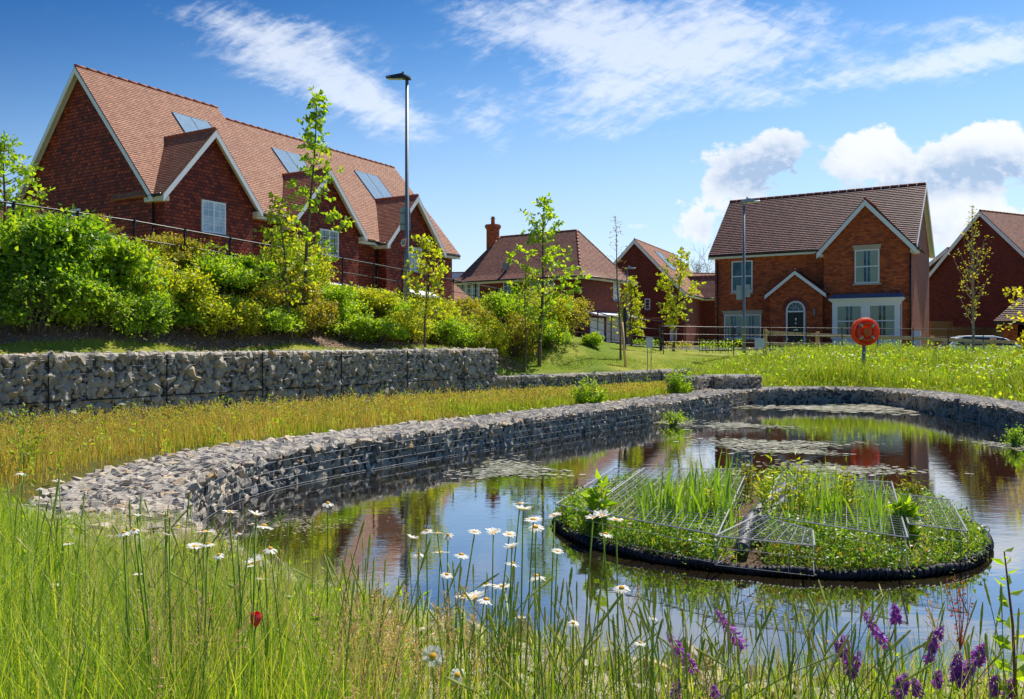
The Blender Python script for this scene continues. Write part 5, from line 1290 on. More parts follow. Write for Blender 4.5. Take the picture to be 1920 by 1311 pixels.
tree(1826, 668, 388, 34, [(0, 0), (.30, 10), (.42, 22), (.55, 30), (.68, 34), (.78, 26), (.85, 10), (1, 6)], 'lf_olive', 'thin sparse birch standing in front of the far right gable', bark='bark_pale', leaf=.085, nb=64, lean=-.01, trunk_r=.06, seed=9, start=.28, per=3, nl=.8, up=1.6)
tree(5, 600, 262, 18.5, [(0, 0), (.35, 30), (.5, 62), (.66, 60), (.78, 42), (.9, 26), (1, 8)], 'lf_mid', 'leafy tree cut by the left edge of the picture, rising against the sky', leaf=.12, nb=60, per=5, lean=.02, trunk_r=.05, seed=10, start=.25)
tree(1962, 660, 505, 19, [(0, 0), (.35, 40), (.55, 70), (.75, 74), (.9, 50), (1, 14)], 'lf_gold', 'golden-leaved branch reaching in at the right edge, over the garage roof', leaf=.11, nb=34, lean=0, trunk_r=.04, seed=11, start=.3, nl=.8)
def bare_tree():
    Y = 105; p = px(1308, 648, Y); rng = np.random.default_rng(5); root = empty('bare_tree', (p.x, Y, -.2), 0, 'leafless tree far behind, its twigs showing left of the nearest right-hand roof', 'tree')
    q = MB()
    def grow(a, d, L, r, k):
        b = a+d*L; q.tube([a, (a+b)/2+Vector(rng.normal(0, .04*L, 3)), b], [r, r*.8, r*.6], 5 if k > 2 else 4, False)
        if k <= 0: return
        for _ in range(3 if k > 1 else 4):
            n = (d+Vector(rng.normal(0, .48, 3))+Vector((0, 0, .1))).normalized(); grow(b, n, L*rng.uniform(.6, .85), r*.58, k-1)
    grow(Vector((0, 0, 0)), Vector((0, 0, 1)), 3.8, .22, 6); q.build('trunk', M['twig'], root)
bare_tree()
# leaning stake by the spindly tree
a, b = px(1160, 604, 26.9), px(1166, 661, 26.9); z = hz(b.x, b.y)
q = MB(); q.tube([(0, 0, 0-.1), (-.12, 0, a.z-z)], .04, 8); o = q.build('leaning_stake', M['timber'], None, True); o.location = (b.x+.12, b.y, z); tag(o, 'brown timber stake leaning against the spindly tree on the lawn', 'tree stake')

# ------------------------------------------------------------------ meadow, marsh and lawn (uncountable)
def scatter(poly_fn, x0, x1, y0, y1, n, rng):
    Q = np.c_[rng.uniform(x0, x1, n), rng.uniform(y0, y1, n)]; return Q[poly_fn(Q)]
def visible(Q, m=1.12): return (np.abs(Q[:, 0]) < Q[:, 1]*.6*m+.6)
def stuff(name, V, T, m, label, catg): o = np_mesh(name, V, T, m); return tag(o, label, catg, None, 'stuff')
rng = np.random.default_rng(3)
# marsh between pond rim and retaining wall
f_m = lambda Q: (pond_sd(Q) > 1.02) & (wall_side(Q) < -.02) & visible(Q) & (Q[:, 1] > 3.6) & (Q[:, 0] < 6.9)
Q = scatter(f_m, -11, 7.5, 3.6, 29, 300000, rng)
keep = rng.random(len(Q)) < np.clip(9/Q[:, 1], .35, 1)*.8; Q = Q[keep]
cl = np.array([math.sin(x*1.7+y*.6)+math.sin(y*1.3-x*.8)+.8*math.sin(x*3.1+2*y) for x, y in Q])
green = (Q[:, 0]*.45+Q[:, 1]*.06+cl*.55+rng.normal(0, .45, len(Q))+.9*(1-np.clip(pond_sd(Q)-1, 0, 2.5)/1.6)) > .30
along = (Q-WA)@dW
rimd = np.clip((pond_sd(Q)-1.0)/.7, .35, 1)
wdst = -wall_side(Q); Hh = np.where(green, .24, .27)*rng.uniform(.4, 1.15, len(Q))*(1+.30*cl*.6+.15*np.sin(Q[:, 0]*6.3+Q[:, 1]*3.1))*rimd*(1-.35*ss(Q[:, 1], 12, 20))*(.38+.62*ss(wdst, .2, 3.2))
zz = height(Q)
rust = ~green & (rng.random(len(Q)) < .75*(1-ss(wdst, .6, 2.2))+.12)
for nm, sel, m_ in (('dry_marsh_grass', ~green & ~rust, 'g_dry'), ('rusty_marsh_grass', rust, 'g_rust'), ('green_marsh_grass', green, 'g_green')):
    q = Q[sel]; V, T = blade_arrays(np.c_[q, zz[sel]-.02], Hh[sel], rng.uniform(.005, .010, len(q))*np.clip(q[:, 1]/8, 1, 2.6), rng.uniform(0, .5, len(q)), rng, 2)
    stuff(nm, V, T, M[m_], 'tall golden grass between the gabion walls' if nm[0] == 'd' else 'rusty dry grass along the foot of the tall gabion wall' if nm[0] == 'r' else 'fresh green grass patches between the gabion walls', 'grass')
s_ = (rng.random(len(Q)) < .012); q = Q[s_]; n = len(q); P = np.c_[q, height(q)+rng.uniform(.05, .3, n)]; P = np.repeat(P, 7, 0)+rng.normal(0, .035, (n*7, 3)); V, T = leaf_arrays(P, nrm(rng.normal(size=P.shape)+np.array([0, 0, .5])), .06, .02, rng)
stuff('marsh_herbs', V, T, M['lf_mid'], 'leafy green herbs scattered through the marsh grass', 'plants')
# fine dry heads over the marsh
q = Q[(rng.random(len(Q)) < .17) & (pond_sd(Q) > 1.35)]; hh = rng.uniform(.22, .47, len(q))*(1-.4*ss(q[:, 1], 12, 20))*(.45+.55*ss(-wall_side(q), .2, 3.2)); zq = height(q)
Vs = []; n = len(q); Pp = np.repeat(np.c_[q, zq+hh*.75], 7, 0)+np.stack([rng.normal(0, .012, n*7), rng.normal(0, .012, n*7), np.tile(np.linspace(0, 1, 7), n)*np.repeat(hh*.3, 7)], 1)
V1, T1 = leaf_arrays(Pp, nrm(rng.normal(size=Pp.shape)+np.array([0, 0, 1.2])), .022*np.clip(Pp[:, 1]/9, 1, 2), .010*np.clip(Pp[:, 1]/9, 1, 2), rng)
V2, T2 = blade_arrays(np.c_[q, zq], hh*1.02, np.full(n, .003)*np.clip(q[:, 1]/8, 1, 2.5), rng.uniform(0, .2, n), rng, 2)
V, T = cat([(V1, T1), (V2, T2)]); stuff('marsh_seed_heads', V, T, M['g_dry'], 'hazy straw-coloured seed heads over the marsh grass', 'grass')
# far meadow right of and behind the pond
f_r = lambda Q: (pond_sd(Q) > 1.0) & visible(Q, 1.1) & (Q[:, 1] > 4) & ((Q[:, 0] > 5.6) & (Q[:, 1] < 35.6)) & ((wall_side(Q) < .5) | ((Q[:, 0] > 7.5) & (Q[:, 1] < 26+np.clip(Q[:, 0]-7.5, 0, 12)*2.2)))
Q = scatter(f_r, 5.6, 26, 4, 36, 560000, rng); keep = rng.random(len(Q)) < .72; Q = Q[keep]
cl = np.array([math.sin(x*1.1+y*.5)+math.sin(y*.9-x*.7)+.8*math.sin(x*2.3+1.7*y) for x, y in Q])
Hh = rng.uniform(.10, .58, len(Q))*(1+.24*cl)*np.clip((pond_sd(Q)-.95)/.8, .3, 1)
V, T = blade_arrays(np.c_[Q, height(Q)-.02], Hh, rng.uniform(.006, .014, len(Q))*np.clip(Q[:, 1]/16, .6, 1.5), rng.uniform(0, .9, len(Q)), rng, 2)
stuff('meadow_grass', V, T, M['g_green'], 'bright green meadow grass beyond the pond', 'grass')
sel = rng.random(len(Q)) < .055; q = Q[sel]; n = len(q)
P = np.c_[q, height(q)+Hh[sel]*.9]; V, T = leaf_arrays(P, nrm(rng.normal(size=(n, 3))+np.array([0, 0, .3])), .10, .06, rng); stuff('meadow_herbs', V, T, M['lf_mid'], 'broad-leaved herbs in the meadow beyond the pond', 'plants')
# white flower heads of the meadow, in drifts
def heads(q, z, s, rng):
    n = len(q); k = 6; a = np.arange(k)*2*PI/k; tl = rng.normal(0, .35, (n, 2))
    ring = np.stack([np.cos(a), np.sin(a)], 1)[None]*s[:, None, None]; zr = (ring*tl[:, None]).sum(2)
    V = np.concatenate([np.concatenate([ring, zr[..., None]], 2), np.tile(np.array([[[0, 0, .25]]]), (n, 1, 1))*s[:, None, None]], 1)+np.c_[q, z][:, None]
    T = np.array([[i, (i+1) % k, k] for i in range(k)])[None]+(np.arange(n)*(k+1))[:, None, None]; return V.reshape(-1, 3), T.reshape(-1, 3)
dr = np.concatenate([rng.normal((px(x, y, Y).x, Y), (1.0, .9), (60, 2)) for x, y, Y in ((1850, 680, 22), (1800, 690, 20), (1890, 700, 18), (1700, 668, 28), (1600, 670, 26), (1900, 672, 26))])
Q2 = np.concatenate([dr, Q[rng.random(len(Q)) < .0012]]); Q2 = Q2[f_r(Q2)]
V, T = heads(Q2, height(Q2)+rng.uniform(.38, .56, len(Q2)), rng.uniform(.014, .030, len(Q2)), rng); stuff('meadow_flowers', V, T, M['umbel'], 'white wildflowers dotted through the far meadow', 'flowers')
V, T = heads(q2 := Q[rng.random(len(Q)) < .0018], height(q2)+rng.uniform(.3, .5, len(q2)), rng.uniform(.015, .028, len(q2)), rng); stuff('meadow_flowers', V, T, M['dock'], 'russet sorrel heads dotted through the far meadow', 'flowers')
# lawn tufts and the rough strip above the wall
f_l = lambda Q: (wall_side(Q) > .95) & (wall_side(Q) < 9.5) & visible(Q, 1.0) & (Q[:, 1] < 33) & (((Q-WA)@dW > 11.0) | (wall_side(Q) < 1.3)) & (Q[:, 0] < 13)
Q = scatter(f_l, -11, 13, 9, 33, 330000, rng); Q = Q[((Q-WA)@dW > 10.6) | (wall_side(Q) < 1.2)]; hl = np.where(wall_side(Q) < 1.7, rng.uniform(.03, .10, len(Q)), rng.uniform(.012, .035, len(Q)))
V, T = blade_arrays(np.c_[Q, height(Q)-.005], hl, rng.uniform(.008, .018, len(Q)), rng.uniform(.1, .9, len(Q)), rng, 1); stuff('lawn_grass', V, T, M['g_green'], 'short mown grass of the lawn and the strip above the wall', 'grass')
# bark chips on the shrub bank
f_b = lambda Q: (wall_side(Q) > 1.12) & (wall_side(Q) < 3.6) & visible(Q) & ((Q-WA)@dW < 14)
Q = scatter(f_b, -13, 3, 8, 27, 60000, rng); n = len(Q); P = np.c_[Q, height(Q)+rng.uniform(0, .03, n)]; D = nrm(rng.normal(size=(n, 3))*np.array([1, 1, .5])); V, T = leaf_arrays(P, D, rng.uniform(.03, .08, n), .028, rng, .25)
def bark(t):
    r_ = t.new('ShaderNodeNewGeometry').outputs['Random Per Island']; return pr(t, t.ramp(r_, [(0, (.10, .06, .045)), (.5, (.26, .165, .12)), (.8, (.42, .30, .22)), (1, (.52, .42, .33))]), .9)
M['chips'] = mat('bark_chips', bark); stuff('bark_mulch', V, T, M['chips'], 'brown bark chippings under the shrubs', 'mulch')
# ------------------------------------------------------------------ floating island with wire trays
IZ = -1.335
ISL = chaikin([(.33, 6.5), (.40, 6.05), (.62, 5.65), (1.05, 5.28), (1.5, 5.08), (2.0, 4.99), (2.4, 5.03), (2.8, 5.22), (3.15, 5.62), (3.38, 6.1), (3.5, 6.7), (3.45, 7.4), (3.05, 8.0), (2.3, 8.3), (1.6, 8.2), (.95, 7.85), (.48, 7.25)], it=1)
n_ = len(ISL); ISL = chaikin(np.roll(ISL, 0, 0), closed=True, it=1)
isl = empty('floating_island', (0, 0, 0), 0, 'floating planted raft ringed by black corrugated pipe in the middle of the pond', 'floating island')
def matting(t):
    c = t.new('ShaderNodeTexCoord').outputs['Object']; n = t.noise(c, 18, 6, .7); return pr(t, t.mix(n, (.035, .028, .018), (.20, .13, .075)), .95, bump(t, n, .8, .02), .2)
M['matting'] = mat('coir_matting', matting)
mb = MB(); cI = ISL.mean(0); ins = cI+(ISL-cI)*.975; mb.slab([(p[0], p[1], IZ) for p in ins], (0, 0, -.08)); mb.build('planting_mat', M['matting'], isl)
# ribbed edge pipe
def corrugated(P, r, pitch=.03, n=10):
    P = Path(np.asarray(P)[:, :2]) ; return P
def ribbed(mb, pts, r, pitch=.028, n=10, depth=.12):
    P = np.array(pts, float); d = np.r_[0, np.cumsum(np.linalg.norm(np.diff(P, axis=0), axis=1))]; t = np.arange(0, d[-1], pitch/4)
    Q_ = np.stack([np.interp(t, d, P[:, i]) for i in range(3)], 1); rr = r*(1+depth*np.where((np.arange(len(t)) % 4) < 2, .5, -.5)); mb.tube(Q_, list(rr), n)
ring = [(p[0], p[1], IZ-.005+.012*math.sin(5*i*.3)) for i, p in enumerate(np.r_[ISL, ISL[:1]])]
mb = MB(); ribbed(mb, ring, .025, .024, 10, .16)
for i in range(0, len(ISL)*3):
    p = Path(np.r_[ISL, ISL[:1]]); q_ = p.at(i*p.L/(len(ISL)*3)); tq = p.tan(np.array([i*p.L/(len(ISL)*3)]))[0]; nx_ = np.array([-tq[1], tq[0]])
    mb.tube([(q_[0]+nx_[0]*.030*math.cos(a), q_[1]+nx_[1]*.030*math.cos(a), IZ-.005+.030*math.sin(a)) for a in np.linspace(0, 2*PI, 11)], .006, 4, False)
mb.build('edge_pipe', M['corr'], isl, True)
mb = MB(); ribbed(mb, [(*px(1472, 905, 6.98).xy, -1.17), (*px(1432, 935, 6.2).xy, -1.17), (*px(1405, 965, 5.72).xy, -1.18), (*px(1390, 1000, 5.3).xy, -1.27)], .045, .045, 12); 
ribbed(mb, [(*px(1490, 912, 6.9).xy, -1.19), (*px(1450, 940, 6.15).xy, -1.19), (*px(1425, 968, 5.72).xy, -1.2)], .036, .04, 12); mb.build('corrugated_hose', M['corr_grey'], isl, True)
TZ = -1.12
def gp(x, y, z=TZ): Y = -z*F/(y-HY); return np.array([(x-CX)*Y/F, Y, z])
def tray(c, drop=.17, gap=.068, th=.0032):
    """wire tray: c = near-left, near-right, far-right, far-left corners of its top"""
    a, b, cc, d = [np.array(q, float) for q in c]; A, B = [], []
    def lerp(p, q, t): return p+(q-p)*t
    m = max(3, int(np.linalg.norm(b-a)/gap)); k = max(3, int(np.linalg.norm(d-a)/gap))
    for i in range(m+1): t = i/m; A.append(lerp(a, b, t)); B.append(lerp(d, cc, t))
    for i in range(k+1): t = i/k; A.append(lerp(a, d, t)); B.append(lerp(b, cc, t))
    dn = np.array([0, 0, -drop])
    for p, q in ((a, b), (b, cc), (cc, d), (d, a)):
        m = max(3, int(np.linalg.norm(q-p)/(gap*2)))
        for i in range(m+1): A.append(lerp(p, q, i/m)); B.append(lerp(p, q, i/m)+dn*(1 if i % 3 == 0 else .4))
        for s in (.4, 1): A.append(p+dn*s); B.append(q+dn*s)
    V, T = bars(np.array(A), np.array(B), th); V2, T2 = bars(np.array([a, b, cc, d]), np.array([b, cc, d, a]), .010); V, T = cat([(V, T), (V2, T2)])
    np_mesh('wire_tray', V, T, M['wire_pale'], isl)
tray([gp(1098, 957), gp(1345, 1003), gp(1402, 880), gp(1208, 878)])
tray([gp(1340, 1005), gp(1527, 1023), gp(1524, 994), gp(1420, 966)])
tray([gp(1424, 966), gp(1702, 1008), gp(1672, 904), gp(1462, 890)])
tray([gp(1704, 982), gp(1814, 996), gp(1782, 937), gp(1684, 926)])
tray([gp(1042, 945, -1.2), gp(1092, 958, -1.2), gp(1200, 880, -1.2), gp(1150, 878, -1.2)], .1)
# plants on the raft
rng = np.random.default_rng(21)
inI = lambda Q: in_poly(Q, cI+(ISL-cI)*(.985))
Q = scatter(inI, .2, 3.7, 4.7, 8.6, 60000, rng)
edge = np.full(len(Q), 9.)
for i in range(len(ISL)): edge = np.minimum(edge, seg_dist(Q, ISL[i], ISL[(i+1) % len(ISL)]))
cl = np.array([math.sin(x*5+y*2)+math.sin(y*4.3-x*2.6) for x, y in Q])
xs = CX+F*Q[:, 0]/Q[:, 1]; mid = np.abs(Q[:, 0]-(1.36+.30*(Q[:, 1]-5))) < .13
pr_ = np.where((Q[:, 1] < 5.7) | (edge < .3), .95, .42)*np.where(Q[:, 0] > 3.0, .55, 1)*np.where(mid, .10, 1)
k = (rng.random(len(Q)) < pr_) & (cl+rng.normal(0, .6, len(Q)) > -1.0); Q = Q[k]; edge = edge[k]; cl = cl[k]; N = len(Q)
fr_ = Q[:, 1] < 5.0+.62+.12*np.abs(Q[:, 0]-1.8)**2
hh = np.where(fr_ | (edge < .25), rng.uniform(.0, .17, N)*(1+.55*cl*.6), rng.uniform(0, .10, N)+.06*(rng.random(N) < .05))*np.clip(edge/.15, .45, 1)
P = np.c_[Q, IZ+hh]; D = nrm(rng.normal(size=(N, 3))+np.array([0, 0, .5])); pp = twig_leaves(P, D, 3, .06, .027*rng.choice([.6, 1, 1.4], len(P)).repeat(3), .017, rng)
stuff('marsh_plants', *pp, M['clover'], 'low small-leaved marsh plants covering the floating raft', 'plants')
s_ = rng.random(N) < .045; V, T = heads(Q[s_], IZ+hh[s_]+.05, rng.uniform(.006, .010, s_.sum()), rng); stuff('marsh_flowers', V, T, M['umbel'], 'tiny white flowers among the plants on the raft', 'flowers')
q = Q[rng.random(N) < .16]; V, T = blade_arrays(np.c_[q, np.full(len(q), IZ)], rng.uniform(.06, .24, len(q)), rng.uniform(.004, .008, len(q)), rng.uniform(0, .6, len(q)), rng, 3); stuff('raft_grass', V, T, M['g_green'], 'fine grass blades growing among the raft plants', 'grass')
q = Q[(rng.random(N) < .05)]; V, T = leaf_arrays(np.c_[q, IZ+rng.uniform(.01, .12, len(q))], nrm(rng.normal(size=(len(q), 3))+np.array([0, 0, .3])), .05, .022, rng); stuff('raft_litter', V, T, M['lf_rust'], 'brownish leaves among the raft plants', 'plants')
IG = 'upright iris clumps on the floating island'
def iris(x, yb, yt, Y, n, label, spread=.085):
    n = int(n*2.3)
    c = px(x, yb, Y); rr = np.random.default_rng(int(x)); H = (yb-yt)*Y/F*1.08+.21; P = np.c_[rr.normal(0, spread, n), rr.normal(0, spread, n), np.zeros(n)]
    root = empty('iris_clump', (c.x, Y, IZ), 0, label, 'water plant', IG)
    V, T = blade_arrays(P, H*rr.uniform(.6, 1.1, n), rr.uniform(.013, .027, n), rr.uniform(0, .35, n), rr, 5); np_mesh('blades', V, T, M['reed'], root)
IZ2 = 0
for x, yb, yt, n, l in [(1262, 952, 868, 16, 'tall iris clump in the middle of the left wire tray'), (1215, 950, 898, 10, 'shorter iris clump at the left of the left wire tray'),
    (1312, 956, 872, 14, 'iris clump right of the middle of the left wire tray'), (1350, 944, 846, 16, 'tallest iris clump, beside the corrugated hose'),
    (1545, 958, 868, 16, 'iris clump in the centre of the right wire tray'), (1615, 952, 880, 10, 'iris clump right of centre in the right wire tray'), (1652, 966, 912, 12, 'short iris clump at the right of the right wire tray'), (1500, 965, 905, 8, 'small iris clump in front of the leafy willowherb')]:
    iris(x, yb, yt, (1.12*F/(yb-HY)), n, l)
def herb(x, yb, yt, n, leaf, m, label, wpx=30, asp=.3):
    n = int(n*1.8); leaf *= 1.15
    Y = 1.16*F/(yb-HY); rr = np.random.default_rng(int(x)+3); c = px(x, yb, Y); H = (yb-yt)*Y/F+.17; R_ = wpx*Y/F/2
    root = empty('leafy_water_plant', (c.x, Y, IZ), 0, label, 'water plant', 'leafy herbs on the floating island'); S = MB(); A = []
    for i in range(n):
        b = rr.normal(0, R_*.6, 2); k_ = 1; tp = np.array([b[0]+rr.normal(0, R_*.4), b[1]+rr.normal(0, R_*.4), H*rr.uniform(.6, 1.05)]); p0 = np.array([b[0], b[1], 0]); S.tube([p0, (p0+tp)/2, tp], [.004, .003, .0015], 4)
        k = 16; t = np.linspace(.2, 1, k)[:, None]; P = p0+(tp-p0)*t; D = nrm(rr.normal(size=(k, 3))*np.array([1, 1, .3])+np.array([0, 0, .35])); A.append(leaf_arrays(P, D, leaf*rr.uniform(.7, 1.2, k), leaf*asp, rr))
    np_mesh('foliage', *cat(A), M[m], root); S.build('stems', M['stalk'], root)
herb(1475, 960, 862, 12, .06, 'lf_yel', 'tall yellow-green willowherb between the two wire trays', 70)
herb(1590, 950, 870, 9, .055, 'lf_yel', 'willowherb stems in the middle of the right wire tray', 50)
herb(1130, 960, 900, 4, .10, 'lf_mid', 'broad-leaved dock at the left end of the raft', 28, .4)
herb(1395, 900, 862, 5, .05, 'lf_olive', 'thin herb at the far corner of the left wire tray', 30)
herb(1697, 975, 932, 5, .09, 'lf_mid', 'broad-leaved plant at the gap between the right trays', 16, .45)
herb(1710, 925, 880, 6, .05, 'lf_olive', 'small flowering herb at the far right corner of the raft', 26)
herb(1330, 960, 900, 5, .05, 'lf_yel', 'herb in the middle right of the left wire tray', 30)
# surface weed mats on the pond
def weed_mat(x, y, rx, ry, n, label, grow=0, s=(.008, .028)):
    n = int(n*2.6)
    Y = -WATER_Z*F/(y-HY); cx_ = (x-CX)*Y/F; rr = np.random.default_rng(int(x+y)); RX = rx*Y/F; RY = ry*Y*Y/(F*1.37)
    u = rr.normal(size=(n, 2))*.5; w_ = 1+.4*np.sin(3*np.arctan2(u[:, 1], u[:, 0])+x); q = np.c_[u[:, 0]*RX*w_, u[:, 1]*RY*w_]
    k = 7; a = np.arange(k)*2*PI/k; sc = rr.uniform(*s, n)*np.clip(Y/9, .6, 1.6); ring = np.stack([np.cos(a), np.sin(a)], 1)[None]*sc[:, None, None]*np.array([1.4, .9]); 
    V = np.concatenate([ring+q[:, None], np.full((n, k, 1), .003)+rr.uniform(0, .012, (n, 1, 1))], 2); T = np.array([[0, i, i+1] for i in range(1, k-1)])[None]+(np.arange(n)*k)[:, None, None]
    o = np_mesh('floating_weed', V.reshape(-1, 3), T.reshape(-1, 3), M['scum']); o.location = (cx_, Y, WATER_Z); tag(o, label, 'pond weed', None, 'stuff')
def scum(t):
    r_ = t.new('ShaderNodeNewGeometry').outputs['Random Per Island']; return pr(t, t.ramp(r_, [(0, (.10, .12, .03)), (.35, (.26, .25, .12)), (.7, (.42, .38, .28)), (1, (.60, .56, .48))]), .35, None, .6)
M['scum'] = mat('floating_weed', scum)
weed_mat(958, 881, 72, 16, 420, 'pale floating weed patch near the left pond wall')
weed_mat(1440, 834, 110, 9, 520, 'long pale floating weed patch in the middle of the pond')
weed_mat(1500, 848, 60, 4, 200, 'narrow green-edged weed patch beyond the raft')
weed_mat(1385, 799, 60, 5, 220, 'thin floating weed line in front of the far left rim')
weed_mat(1560, 882, 110, 12, 380, 'floating weed patch just behind the raft')
weed_mat(1570, 766, 130, 6, 480, 'broad brown scum sheet at the far end of the pond', s=(.015, .05))
weed_mat(1905, 838, 40, 8, 70, 'floating weed patch at the right edge of the pond')
weed_mat(1262, 793, 34, 5, 200, 'weed raft floating by the left rim')
weed_mat(560, 985, 120, 24, 160, 'faint trail of floating specks near the left of the pond', s=(.004, .012))
shrub(1262, 796, 780, 50, 14.6, 'lf_mid', 'small leafy water plant floating by the left pond rim', 60, .035, shoots=3, seed=51, zb=WATER_Z, name='water_plant', grp='leafy plants floating at the pond margins', catg='water plant', stemm='stalk')
bpy.data.objects['water_plant'].location.z = WATER_Z
w2 = shrub(1902, 838, 822, 50, 11.6, 'lf_dark', 'small dark water plant floating at the right edge of the pond', 60, .035, shoots=3, seed=52, zb=WATER_Z, name='water_plant', grp='leafy plants floating at the pond margins', catg='water plant', stemm='stalk'); w2.location.z = WATER_Z

# ------------------------------------------------------------------ the bank in front of the camera
rng = np.random.default_rng(77)
TOPX = [0, 60, 130, 250, 400, 520, 700, 850, 1000, 1300, 1600, 1920]; TOPY = [890, 930, 975, 985, 985, 1010, 1065, 1105, 1130, 1165, 1165, 1150]
def ground_near(Q):
    sd = pond_sd(Q); z = height(Q); return np.where((sd > 0) & (sd < 1.05), RIM_Z+.0, z)
f_f = lambda Q: (pond_sd(Q) > .06) & (Q[:, 1] > 1.15) & (np.abs(Q[:, 0]) < Q[:, 1]*.66+.2) & (Q[:, 1] < 5.2) & ((Q[:, 0] < 3.5))
def ztop(Q, lift=0):
    x_ = CX+F*Q[:, 0]/Q[:, 1]; ty = np.interp(x_, TOPX, TOPY)-lift; return -(ty-HY)*Q[:, 1]/F
Q = scatter(f_f, -4, 3.6, 1.15, 5.2, 300000, rng); xpx = CX+F*Q[:, 0]/Q[:, 1]
cl = np.array([math.sin(x*3.1+y*2)+math.sin(y*4.3-x*2.2)+.7*math.sin(x*7.1) for x, y in Q])
dn = np.interp(xpx, [0, 500, 800, 1000, 1300, 1920], [1, 1, .75, .48, .34, .36])*np.clip(1.15-.1*Q[:, 1], .5, 1)*(.75+.25*cl)
Q = Q[rng.random(len(Q)) < dn*.56]; zg = ground_near(Q); Hh = np.clip((ztop(Q)-zg)*rng.uniform(.35, 1.02, len(Q)), .06, .85)
V, T = blade_arrays(np.c_[Q, zg-.02], Hh, rng.uniform(.0014, .0046, len(Q)), np.minimum(np.abs(rng.normal(.26, .34, len(Q))), np.where(Q[:, 1] < 1.8, .35, 1.2)), rng, 4)
stuff('foreground_grass', V, T, M['g_fore'], 'tall green grass on the near bank', 'grass')
# dry thin stalks mixed in
q = Q[(rng.random(len(Q)) < .11) & (Q[:, 1] > 1.6) & (Q[:, 0] > -.5*Q[:, 1])]; zq = ground_near(q); n = len(q)
V, T = blade_arrays(np.c_[q, zq], np.clip((ztop(q, 18)-zq)*rng.uniform(.6, 1.05, n), .1, .9), rng.uniform(.0014, .0028, n), rng.uniform(.0, .35, n), rng, 4); stuff('dry_stalks', V, T, M['g_tan'], 'thin straw-coloured stalks among the foreground grass', 'grass')
# timothy heads on stalks
def curve_pts(b, H, bend, a, k=9):
    t = np.linspace(0, 1, k); return np.stack([b[0]+math.cos(a)*H*bend*t**2.2, b[1]+math.sin(a)*H*bend*t**2.2, b[2]+H*(t-.22*bend*t**3)], 1)
def seedheads(items, mstalk, mhead, hl, hw, name, label, nseed=46):
    A, B_ = [], []; SV, ST = [], []
    lv = []; CC = []
    for (bx_, by_, z0, H, bend, a) in items:
        p = curve_pts((bx_, by_, z0), H, bend, a, 10); A.append(p[:-1]); B_.append(p[1:])
        h_ = hl*rng.uniform(.6, 1.35); d = np.r_[0, np.cumsum(np.linalg.norm(np.diff(p, axis=0), axis=1))]; s = d[-1]-h_*np.linspace(0, 1, nseed)
        c = np.stack([np.interp(s, d, p[:, i]) for i in range(3)], 1); tan = nrm(p[-1]-p[-3]); e = nrm(np.cross(rng.normal(size=(nseed, 3)), tan)); w_ = hw*np.sin(np.linspace(.25, PI-.15, nseed))**.5
        lv.append((c+e*w_[:, None]*.9, nrm(tan*.8+e*.7))); s9 = d[-1]-h_*np.linspace(0, 1, 9); CC.append(np.stack([np.interp(s9, d, p[:, i]) for i in range(3)], 1))
    V1, T1 = bars(np.concatenate(A), np.concatenate(B_), .0019)
    k, m = 9, 6; SV, ST = [], []
    for (P_, D_), h0 in zip(lv, range(len(lv))):
        c = CC[h0]; Tn = nrm(np.gradient(c, axis=0)); e1 = nrm(np.cross(Tn, np.array([.3, .9, .1]))); e2 = np.cross(Tn, e1); an = np.arange(m)*2*PI/m
        r_ = hw*np.array([.35, .85, 1, 1.0, 1, .95, .85, .7, .3])*rng.uniform(.85, 1.1)
        ring = c[:, None]+(e1[:, None]*np.cos(an)[None, :, None]+e2[:, None]*np.sin(an)[None, :, None])*(r_[:, None]*rng.uniform(.75, 1.2, (k, m)))[:, :, None]
        SV.append(ring.reshape(-1, 3)); i = np.arange(k-1)[:, None]*m; j = np.arange(m)[None]; j2 = (j+1) % m
        ST.append(np.concatenate([np.stack([i+j, i+j2, i+m+j2], -1).reshape(-1, 3), np.stack([i+j, i+m+j2, i+m+j], -1).reshape(-1, 3)])+h0*k*m)
    V2, T2 = np.concatenate(SV), np.concatenate(ST); V3, T3 = leaf_arrays(np.concatenate([q[0] for q in lv]), np.concatenate([q[1] for q in lv]), hw*.8, hw*.35, rng)
    (V2, T2) = cat([(V2, T2), (V3, T3)]); V = np.concatenate([V1, V2]); T = np.concatenate([T1, T2+len(V1)]); mi = np.r_[np.zeros(len(T1)), np.ones(len(T2))]
    o = np_mesh(name, V, T, [M[mstalk], M[mhead]], mi=mi); tag(o, label, 'grass', None, 'stuff')
it = []
for i in range(420):
    x = rng.choice([rng.uniform(0, 700), rng.uniform(640, 1920), rng.uniform(900, 1700)], p=[.25, .4, .35]); Y = rng.uniform(1.55, 2.7) if x > 600 else rng.uniform(1.7, 3.4)
    X = (x-CX)*Y/F; g_ = float(ground_near(np.array([[X, Y]]))[0]); zt = float(ztop(np.array([[X, Y]]), rng.uniform(-60, 75))[0]); H = zt-g_
    if H > .12: it.append((X, Y, g_, H, abs(rng.normal(.16, .22)), rng.uniform(0, 2*PI)))
seedheads(it, 'stalk', 'g_head', .07, .0026, 'timothy_heads', 'green cylindrical timothy seed heads over the near bank')
it = []
for i in range(120):
    x = rng.choice([rng.uniform(280, 420), rng.uniform(600, 760), rng.uniform(650, 900), rng.uniform(0, 1900)], p=[.3, .3, .2, .2]); Y = rng.uniform(1.6, 2.3)
    X = (x-CX)*Y/F; g_ = float(ground_near(np.array([[X, Y]]))[0]); ty = rng.uniform(1090, 1240); H = -(ty-HY)*Y/F-g_
    if H > .1: it.append((X, Y, g_, H, abs(rng.normal(.15, .12)), rng.uniform(0, 2*PI)))
